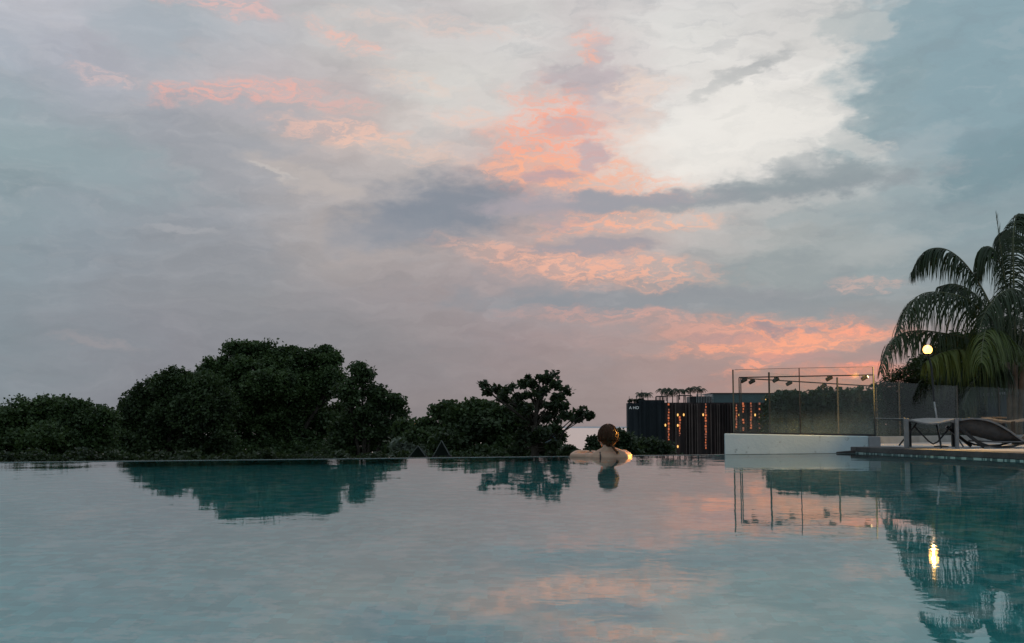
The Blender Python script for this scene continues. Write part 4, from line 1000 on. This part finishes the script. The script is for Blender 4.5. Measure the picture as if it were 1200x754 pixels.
# roof palms
def roof_palm_proto():
    r = thing('roof_palm', 'x', 'palm tree', (0, 0, 0), 'small palms on the hotel roof')
    MB().tube([(0, 0, -.5), (.06, 0, 1.6), (0, 0, 3.0)], [.16, .12, .10], 7).build('trunk', M['palm_trunk'], r, smooth=True)
    V = []; Q = []; gg = random.Random(8)
    for k in range(11):
        a = 2*math.pi*k/11+gg.uniform(-.2, .2); el_ = gg.uniform(.1, 1.1); L = gg.uniform(1.9, 2.7)
        q = Vector((0, 0, 3.0)); d = Vector((math.cos(a)*math.cos(el_), math.sin(a)*math.cos(el_), math.sin(el_))); sd_ = Vector((-math.sin(a), math.cos(a), 0))
        ns = 7; P_ = [q.copy()]
        for s_ in range(ns): d = (d+Vector((0, 0, -.30))).normalized(); q = q+d*L/ns; P_.append(q.copy())
        for s_ in range(1, ns+1):
            for j in range(3):
                c = P_[s_-1].lerp(P_[s_], j/3); ll = .8*math.sin(math.pi*(s_-.5+j/3)/(ns+1.2))+.1
                for sg in (-1, 1):
                    e = c+sd_*sg*ll*.7+(P_[s_]-P_[s_-1])*.8+Vector((0, 0, -ll*.55)); w = (P_[s_]-P_[s_-1])*.30
                    o = len(V); V += [tuple(c-w*.5), tuple(c+w*.5), tuple(e+w*.1), tuple(e-w*.1)]; Q.append((o, o+1, o+2, o+3))
    mesh_np('fronds', V, Q, M['palm_dark'], r); return r
rp = roof_palm_proto()
spots = [(751, 461, 470, .75, 'leftmost small roof palm, next to the tall mast'), (756, 461, 470, .8, 'second roof palm of the left trio on the hotel'), (761.5, 461, 470, .85, 'third roof palm of the left trio on the hotel'),
 (777.5, 456.5, 466, 1, 'first palm of the right group on the hotel roof, above the small pergola'), (784, 456.5, 472, 1.05, 'second palm of the right group, above the left glowing window strip'), (790.5, 457, 472, 1.05, 'palm of the right group standing in the gap between the two roof frames'),
 (798, 457, 466, 1, 'palm at the left end of the larger roof frame'), (805, 457, 466, .95, 'palm over the middle of the larger roof frame'), (812, 455, 465, 1, 'palm at the right end of the larger roof frame'), (819, 454, 464, 1.15, 'largest roof palm, over the start of the roof railing'), (824, 456, 464, .9, 'rightmost roof palm on the hotel')]
for i, (px, py, yb, sc_, lab) in enumerate(spots):
    o = rp if i == 0 else copy_tree(rp); a = P(px, yb); t_ = P(px, py)
    o.location = (a.x, YH+3+(i % 3)*.8, a.z-.2); o.rotation_euler.z = i*1.3; hh = (t_.z-a.z+.2)/3.0; o.scale = (sc_, sc_, hh); o['label'] = lab

# ------------------------------------------------------------------ small far things
def gazebo(px0, px1, pxa, ya, yb, Y, lab):
    a = at(px0, yb, Y); b = at(px1, yb, Y); ap = at(pxa, ya, Y); cx_ = (a.x+b.x)/2; h = (b.x-a.x)/2
    gz_ = tz(cx_, Y); r = thing('gazebo', lab, 'gazebo', (cx_, Y, gz_), 'gazebos with pointed roofs')
    ap = Vector((ap.x, Y, ap.z)); cs = [Vector((cx_-h, Y-h, a.z)), Vector((cx_+h, Y-h, a.z)), Vector((cx_+h, Y+h, a.z)), Vector((cx_-h, Y+h, a.z))]
    MB().add(cs+[ap], [(0, 1, 4), (1, 2, 4), (2, 3, 4), (3, 0, 4), (3, 2, 1, 0)]).build('roof', M['gz_roof'], r)
    m_ = MB()
    for c in cs: m_.tube([c+Vector((0, 0, .02)), ap+Vector((0, 0, .03))], .013, 6)
    m_.build('roof_ribs', M['gz_rib'], r)
    for c in cs: MB().tube([(c.x*.96+cx_*.04, c.y, gz_-.2), (c.x*.96+cx_*.04, c.y, c.z)], .06, 8).build('post', M['dark_metal'], r)
M['gz_roof'] = mat('gazebo_roof', (.010, .014, .012), 1, var=.4, vscale=3, spec=0); M['gz_rib'] = mat('gazebo_rib', (.045, .055, .052), .6)
gazebo(509, 527, 517.5, 518, 534, 32, 'dark pointed gazebo roof with pale ribs below the low centre tree')
gazebo(481, 499, 490, 524, 535, 34, 'pale ribbed pointed roof half lost behind the feathery bush')
def small_building(px0, px1, ytop, Y, m_, lab, name='small_building', storeys=4, lit=None):
    a = at(px0, ytop, Y); b = at(px1, ytop, Y); gz_ = max(tz(a.x, Y)-2, -64); r = thing(name, lab, 'building', (a.x, Y, gz_))
    MB().box((a.x, Y, gz_), (b.x, Y+(b.x-a.x)*.8, a.z)).build('wall', m_, r); w = b.x-a.x
    MB().box((a.x-.03*w, Y-.03*w, a.z+.004), (b.x+.03*w, Y+.83*w, a.z+.05*w)).build('roof', M['dark_metal'], r)
    hh = (540-ytop)*ppm(Y)/storeys
    for i in range(storeys):
        for j in range(3):
            x = a.x+w*(.08+.31*j); z = a.z-hh*(i+.75)
            MB().box((x, Y-.02*w, z), (x+w*.22, Y-.002*w, z+hh*.45)).build('window', lit if lit and i >= storeys-1 else M['win_dark'], r)
    return r
M['win_dark'] = mat('window_glass', (.10, .13, .15), .15); M['bluewall'] = mat('blue_grey_wall', (.10, .15, .20), .6, var=.2, vscale=.2)
M['orange_lit'] = emit('orange_lit', (1, .42, .12), .9)
small_building(638, 656, 502, 300, M['bluewall'], 'blue grey block glimpsed through the branches of the open crowned tree', storeys=4, lit=M['orange_lit'])
# emissive roof built to stand in for an orange patch of light in the gap at the far left of the centre
a = at(473, 497, 420); b = at(484, 497, 420); gz_ = tz(a.x, 420)
r = thing('glow_roof_building', 'far building whose curved roof glows in place of an orange light patch between the tree groups', 'building', (a.x, 420, gz_))
MB().box((a.x, 420, gz_-2), (b.x, 428, a.z)).build('wall', M['bluewall'], r)
V = []; n_ = 14
for i in range(n_+1):
    k = i/n_; x = a.x-.3+(b.x-a.x+.9)*k; z = a.z+.25+.95*math.sin(math.pi*(k*.8+.12))-.4*k
    V += [(x, 419.2, z), (x, 428.5, z), (x, 419.2, z-.35), (x, 428.5, z-.35)]
Q = []
for i in range(n_):
    o = 4*i; Q += [(o, o+4, o+5, o+1), (o+2, o+3, o+7, o+6), (o, o+2, o+6, o+4), (o+1, o+5, o+7, o+3)]
Q += [(0, 1, 3, 2), (4*n_, 4*n_+2, 4*n_+3, 4*n_+1)]
mesh_np('glow_roof', V, Q, emit('orange_light_patch', (1, .50, .16), 1.5), r)
# ships on the horizon
def ship(px, py, Y, L, lab):
    a = at(px, py, Y); r = thing('cargo_ship', lab, 'ship', (a.x, Y, -60), 'ships on the far water'); x0 = a.x
    MB().prism([(x0-L/2, Y-L*.07), (x0+L*.42, Y-L*.07), (x0+L/2, Y), (x0+L*.42, Y+L*.07), (x0-L/2, Y+L*.07)], -61, -60+L*.07).build('hull', M['dark_metal'], r)
    MB().box((x0-L*.45, Y-L*.05, -60+L*.071), (x0-L*.28, Y+L*.05, -60+L*.19)).build('bridge_house', M['ship_white'], r)
    for k in range(4): MB().box((x0-L*.2+k*L*.14, Y-L*.05, -60+L*.071), (x0-L*.2+k*L*.14+L*.12, Y+L*.05, -60+L*(.10+.012*(k % 3)))).build('cargo_stack', M['bluewall'] if k % 2 else M['ship_white'], r)
M['ship_white'] = mat('ship_white', (.6, .6, .6), .6)
ship(731, 502.5, 6500, 55, 'small pale ship on the sea just left of the hotel'); ship(727, 501.2, 11000, 60, 'tiny distant ship left of the hotel, nearer the horizon')
# ------------------------------------------------------------------ bather
def person():
    YW = 11.75
    root = thing('person', 'bather with brown hair seen from behind, leaning on the pool edge, bare arms spread', 'person', (.95, YW, FLOOR))
    sk = bmesh.new()
    J = {}
    def v(n, p, r): J[n] = (sk.verts.new(p), r)
    EY = edge_at(.95)       # the water's far edge in front of her
    v('pelvis', (.98, YW-.02, -.62), (.155, .115)); v('waist', (.975, YW, -.42), (.125, .092)); v('chest', (.965, YW+.03, -.22), (.145, .10)); v('upper', (.955, YW+.06, -.07), (.135, .082))
    v('neck0', (.948, YW+.10, .03), (.062, .058)); v('neck1', (.944, YW+.125, .105), (.048, .048)); v('skull', (.942, YW+.14, .17), (.055, .055))
    v('sl', (.815, YW+.075, -.002), (.056, .052)); v('eml', (.72, YW+.15, .0), (.043, .043)); v('el', (.597, YW+.225, .0), (.040, .038)); v('fl', (.66, YW+.36, .035), (.036, .034)); v('wl', (.79, YW+.44, .04), (.025, .022)); 
    v('sr', (1.095, YW+.075, -.006), (.056, .052)); v('emr', (1.145, YW+.14, .002), (.045, .045)); v('er', (1.165, YW+.25, .008), (.040, .038)); v('fr', (1.13, YW+.40, .038), (.036, .033)); v('wr', (1.01, YW+.46, .04), (.025, .022))
    for s in (-1, 1):
        v('hip%d' % s, (.98+s*.09, YW-.02, -.70), (.09, .09)); v('kn%d' % s, (.98+s*.11, YW+.06, -1.02), (.056, .056)); v('sh%d' % s, (.98+s*.10, YW-.06, -1.12), (.052, .052)); v('an%d' % s, (.98+s*.10, YW-.33, -1.28), (.034, .034)); v('toe%d' % s, (.98+s*.11, YW-.47, -1.315), (.024, .022))
    for a, b in [('pelvis', 'waist'), ('waist', 'chest'), ('chest', 'upper'), ('upper', 'neck0'), ('neck0', 'neck1'), ('neck1', 'skull'), ('upper', 'sl'), ('sl', 'eml'), ('eml', 'el'), ('el', 'fl'), ('fl', 'wl'), ('upper', 'sr'), ('sr', 'emr'), ('emr', 'er'), ('er', 'fr'), ('fr', 'wr')]+[(a+str(s), b+str(s)) if a != 'pelvis' else ('pelvis', b+str(s)) for s in (-1, 1) for a, b in (('pelvis', 'hip'), ('hip', 'kn'), ('kn', 'sh'), ('sh', 'an'), ('an', 'toe'))]:
        sk.edges.new((J[a][0], J[b][0]))
    sk.verts.index_update(); rad = {J[k][0].index: J[k][1] for k in J}; ri = J['pelvis'][0].index
    def skinned(bm, rad, ri, sub=2):
        me = bpy.data.meshes.new('tmp'); bm.to_mesh(me); o = bpy.data.objects.new('tmp', me); col.objects.link(o)
        o.modifiers.new('s', 'SKIN'); 
        for i, sv in enumerate(me.skin_vertices[0].data): sv.radius = rad[i] if isinstance(rad[i], tuple) else (rad[i], rad[i]); sv.use_root = (i == ri)
        u = o.modifiers.new('u', 'SUBSURF'); u.levels = sub; u.render_levels = sub
        dg = bpy.context.evaluated_depsgraph_get(); m2 = bpy.data.meshes.new_from_object(o.evaluated_get(dg)); bpy.data.objects.remove(o); return m2
    body = bmesh.new(); body.from_mesh(skinned(sk, rad, ri)); sk.free()
    # hands: palm and five fingers, folded over each other on the rim
    for (wr, dirv, up) in ((Vector((.79, YW+.44, .04)), Vector((.96, .10, -.05)), 1), (Vector((1.01, YW+.46, .04)), Vector((-.96, .02, .12)), -1)):
        d = dirv.normalized(); sd_ = Vector((-d.y, d.x, 0))*up
        h = bmesh.new(); R_ = []; 
        def hv(p, r): R_.append((r, r)); return h.verts.new(p)
        w0 = hv(wr-d*.01, .022); pm = hv(wr+d*.05, .026); h.edges.new((w0, pm))
        for k, (off, L) in enumerate(((-.027, .066), (-.009, .076), (.009, .072), (.026, .056))):
            a = hv(wr+d*.085+sd_*off, .0095); b = hv(wr+d*(.085+L*.5)+sd_*off*1.1+Vector((0, 0, -.004)), .0085); c = hv(wr+d*(.085+L)+sd_*off*1.05+Vector((0, 0, -.018)), .0072)
            h.edges.new((pm, a)); h.edges.new((a, b)); h.edges.new((b, c))
        a = hv(wr+d*.035-sd_*.032, .012); b = hv(wr+d*.07-sd_*.05, .010); h.edges.new((w0, a)); h.edges.new((a, b))
        h.verts.index_update(); body.from_mesh(skinned(h, dict(enumerate(R_)), 0, 1)); h.free()
    # head: cranium, jaw, nose, ears; turned a little to the left
    HC = Vector((.942, YW+.135, .205)); yaw = R(34)      # faces away from the camera and to the left
    rot = Matrix.Rotation(yaw, 3, 'Z')
    def ell(c, r, rz=0):
        ret = bmesh.ops.create_icosphere(body, subdivisions=3, radius=1.0)
        for q in ret['verts']: q.co = HC+rot@(Vector(c)+Vector((q.co.x*r[0], q.co.y*r[1], q.co.z*r[2])))
    ell((0, -.005, .008), (.074, .092, .088)); ell((0, .035, -.045), (.052, .055, .058)); ell((0, .075, -.082), (.026, .022, .020))   # skull, face, chin
    ell((0, .094, -.028), (.012, .020, .022)); ell((0, .086, -.055), (.021, .012, .010))                                       # nose, mouth
    def blob(a, b, r0, r1, n=9):
        for i in range(n):
            k_ = i/(n-1); c_ = Vector(a).lerp(Vector(b), k_); r_ = r0+(r1-r0)*k_
            ret = bmesh.ops.create_icosphere(body, subdivisions=2, radius=r_)
            for q in ret['verts']: q.co = c_+Vector((q.co.x, q.co.y*.9, q.co.z))
    blob((.955, YW+.105, .075), (1.095, YW+.08, .018), .042, .046); blob((.935, YW+.105, .075), (.825, YW+.08, .010), .040, .046)
    blob((1.10, YW+.07, -.01), (1.13, YW+.11, -.01), .060, .052, 4); blob((.80, YW+.07, -.012), (.77, YW+.10, -.01), .055, .050, 4)
    blob((1.02, YW+.02, -.07), (1.03, YW+.01, -.16), .062, .055, 5); blob((.89, YW+.02, -.07), (.88, YW+.01, -.16), .060, .055, 5)
    for s in (-1, 1): ell((s*.076, .002, -.022), (.010, .019, .030)); ell((s*.032, .078, -.004), (.014, .012, .010)); ell((s*.04, .068, -.035), (.022, .020, .022))
    me = bpy.data.meshes.new('body'); body.to_mesh(me); body.free()
    o = bpy.data.objects.new('tmpb', me); col.objects.link(o); rm = o.modifiers.new('r', 'REMESH'); rm.mode = 'VOXEL'; rm.voxel_size = .0055; sm = o.modifiers.new('s', 'SMOOTH'); sm.factor = .5; sm.iterations = 5
    dg = bpy.context.evaluated_depsgraph_get(); m2 = bpy.data.meshes.new_from_object(o.evaluated_get(dg)); bpy.data.objects.remove(o)
    m2.transform(Matrix.Translation(-root.location)); m2.materials.clear(); skin = mat('skin', (.52, .31, .215), .5, var=.12, vscale=9, bump=.05)
    skin.node_tree.nodes['Principled BSDF'].inputs['Subsurface Weight'].default_value = .08
    m2.materials.append(skin)
    for p in m2.polygons: p.use_smooth = True
    ob = bpy.data.objects.new('body', m2); col.objects.link(ob); ob.parent = root
    # hair: cap with combed strands, short tail over the right of the nape
    hm = bpy.data.materials.new('brown_hair'); hm.use_nodes = True; t = NT(hm.node_tree); b = t.n['Principled BSDF']
    b.inputs['Roughness'].default_value = .5; b.inputs['Specular IOR Level'].default_value = .22
    tc = t.new('ShaderNodeTexCoord').outputs['Object']; nz = t.noise(t.vm('MULTIPLY', tc, (1, 1, .25)), 120, 3, .6).outputs['Fac']
    t.put(b.inputs['Base Color'], t.mix(nz, (.022, .009, .005), (.11, .042, .016))); bp = t.new('ShaderNodeBump'); bp.inputs['Strength'].default_value = .9; bp.inputs['Distance'].default_value = .006; t.l.new(nz, bp.inputs['Height']); t.l.new(bp.outputs[0], b.inputs['Normal'])
    hb_ = bmesh.new()
    ret = bmesh.ops.create_icosphere(hb_, subdivisions=5, radius=1.0)
    dead = []
    for q in ret['verts']:
        d = q.co.normalized(); k = Vector((d.x*.094, d.y*.112-.012, d.z*.112+.002))
        if d.z < -.2 and d.y < .3: k.x *= 1-.10*(-d.z); 
        k += d*.006*mnoise.noise(d*3)+d*.0025*mnoise.noise(d*11)+d*.0026*math.sin(math.atan2(d.x, -d.y)*46+3*d.z)
        q.co = HC+rot@k
        if (d.y > .52 and d.z < .42) or (d.y > .12 and d.z < -.45) or d.z < -.90: dead.append(q)
    bmesh.ops.delete(hb_, geom=dead, context='VERTS')
    hme = bpy.data.meshes.new('hair'); hb_.to_mesh(hme); hb_.free(); hme.transform(Matrix.Translation(-root.location)); hme.materials.append(hm)
    for p in hme.polygons: p.use_smooth = True
    ho = bpy.data.objects.new('hair', hme); col.objects.link(ho); ho.parent = root; so2 = ho.modifiers.new('thick', 'SOLIDIFY'); so2.thickness = .010; so2.offset = -1
    # loose strands at the nape and a tail to the right
    sb_ = MB(); g = random.Random(2)
    for k in range(70):
        a = g.uniform(-1.0, 1.0); st = HC+rot@Vector((math.sin(a)*.074, -math.cos(a)*.088-.006, -.045+g.uniform(-.02, .03)))
        tgt_ = HC+rot@Vector((math.sin(a)*.045, -math.cos(a)*.055, -.105+g.uniform(-.015, .012)))
        sb_.tube([st, st.lerp(tgt_, .5)+(rot@Vector((0, -.006, 0))), tgt_], [.005, .0042, .0012], 5)
    for k in range(420):      # combed strands from the crown down over the cap, ends loose
        a = g.uniform(-2.2, 2.2); P_ = []; j_ = g.uniform(.995, 1.015) if g.random() < .88 else g.uniform(1.02, 1.09); sw_ = g.uniform(-.35, .35)
        for i in range(8):
            th_ = .15+i/7*g.uniform(1.55, 1.95) if i else .12
            th_ = min(.12+i/7*1.95, 2.25); aa = a+sw_*math.sin(i/7*3)
            d_ = Vector((math.sin(aa)*math.sin(th_), -math.cos(aa)*math.sin(th_), math.cos(th_)))
            kk = Vector((d_.x*.094, d_.y*.112-.012, d_.z*.112+.002))*j_*(1+.03*(i/7)**3*g.uniform(-.2, 1))
            if d_.z < -.2: kk.x *= 1-.10*(-d_.z)
            P_.append(HC+rot@kk)
        if (rot.inverted()@(P_[-1]-HC)).y > .05: P_ = P_[:6]
        sb_.tube(P_, [.0018, .0022, .0024, .0024, .0023, .002, .0016, .0006][:len(P_)], 4)
    for k in range(46):
        o_ = Vector((g.uniform(-.011, .011), g.uniform(-.008, .008), 0))
        sb_.tube([Vector((.975, YW+.055, .135))+o_, Vector((.992, YW+.035, .095))+o_, Vector((1.018, YW+.015, .062))+o_*1.2, Vector((1.035+g.uniform(-.01, .01), YW+.0, .04+g.uniform(-.012, .012)))+o_], [.0055, .006, .0045, .001], 5)
    sb_.build('hair_strands', hm, ho, smooth=True)
    # dark swimsuit: shell round the torso under the water with a strap over the left shoulder
    sw = MB(); sm_ = mat('dark_swimwear', (.012, .012, .014), .5)
    rings = [(-.80, .975, YW-.02, .165, .125), (-.62, .98, YW-.02, .172, .132), (-.42, .975, YW, .142, .108), (-.24, .965, YW+.03, .160, .115), (-.17, .96, YW+.04, .158, .108)]
    V = []; n_ = 28
    for z, x, y, rx, ry in rings:
        for k in range(n_): a = 2*math.pi*k/n_; V.append((x+rx*math.cos(a), y+ry*math.sin(a), z))
    fs_ = [(i*n_+k, i*n_+(k+1) % n_, (i+1)*n_+(k+1) % n_, (i+1)*n_+k) for i in range(len(rings)-1) for k in range(n_)]
    sw.add(V, fs_); so_ = sw.build('swimsuit', sm_, root, smooth=True)
    st = MB(); st.bar([(.868, YW-.055, -.19), (.866, YW-.040, -.08), (.865, YW-.005, -.005), (.865, YW+.055, .046), (.868, YW+.12, .04)], .012, .012, up=(0, -1, .4)); st.build('shoulder_strap', sm_, so_)
    return root
import bmesh
person()
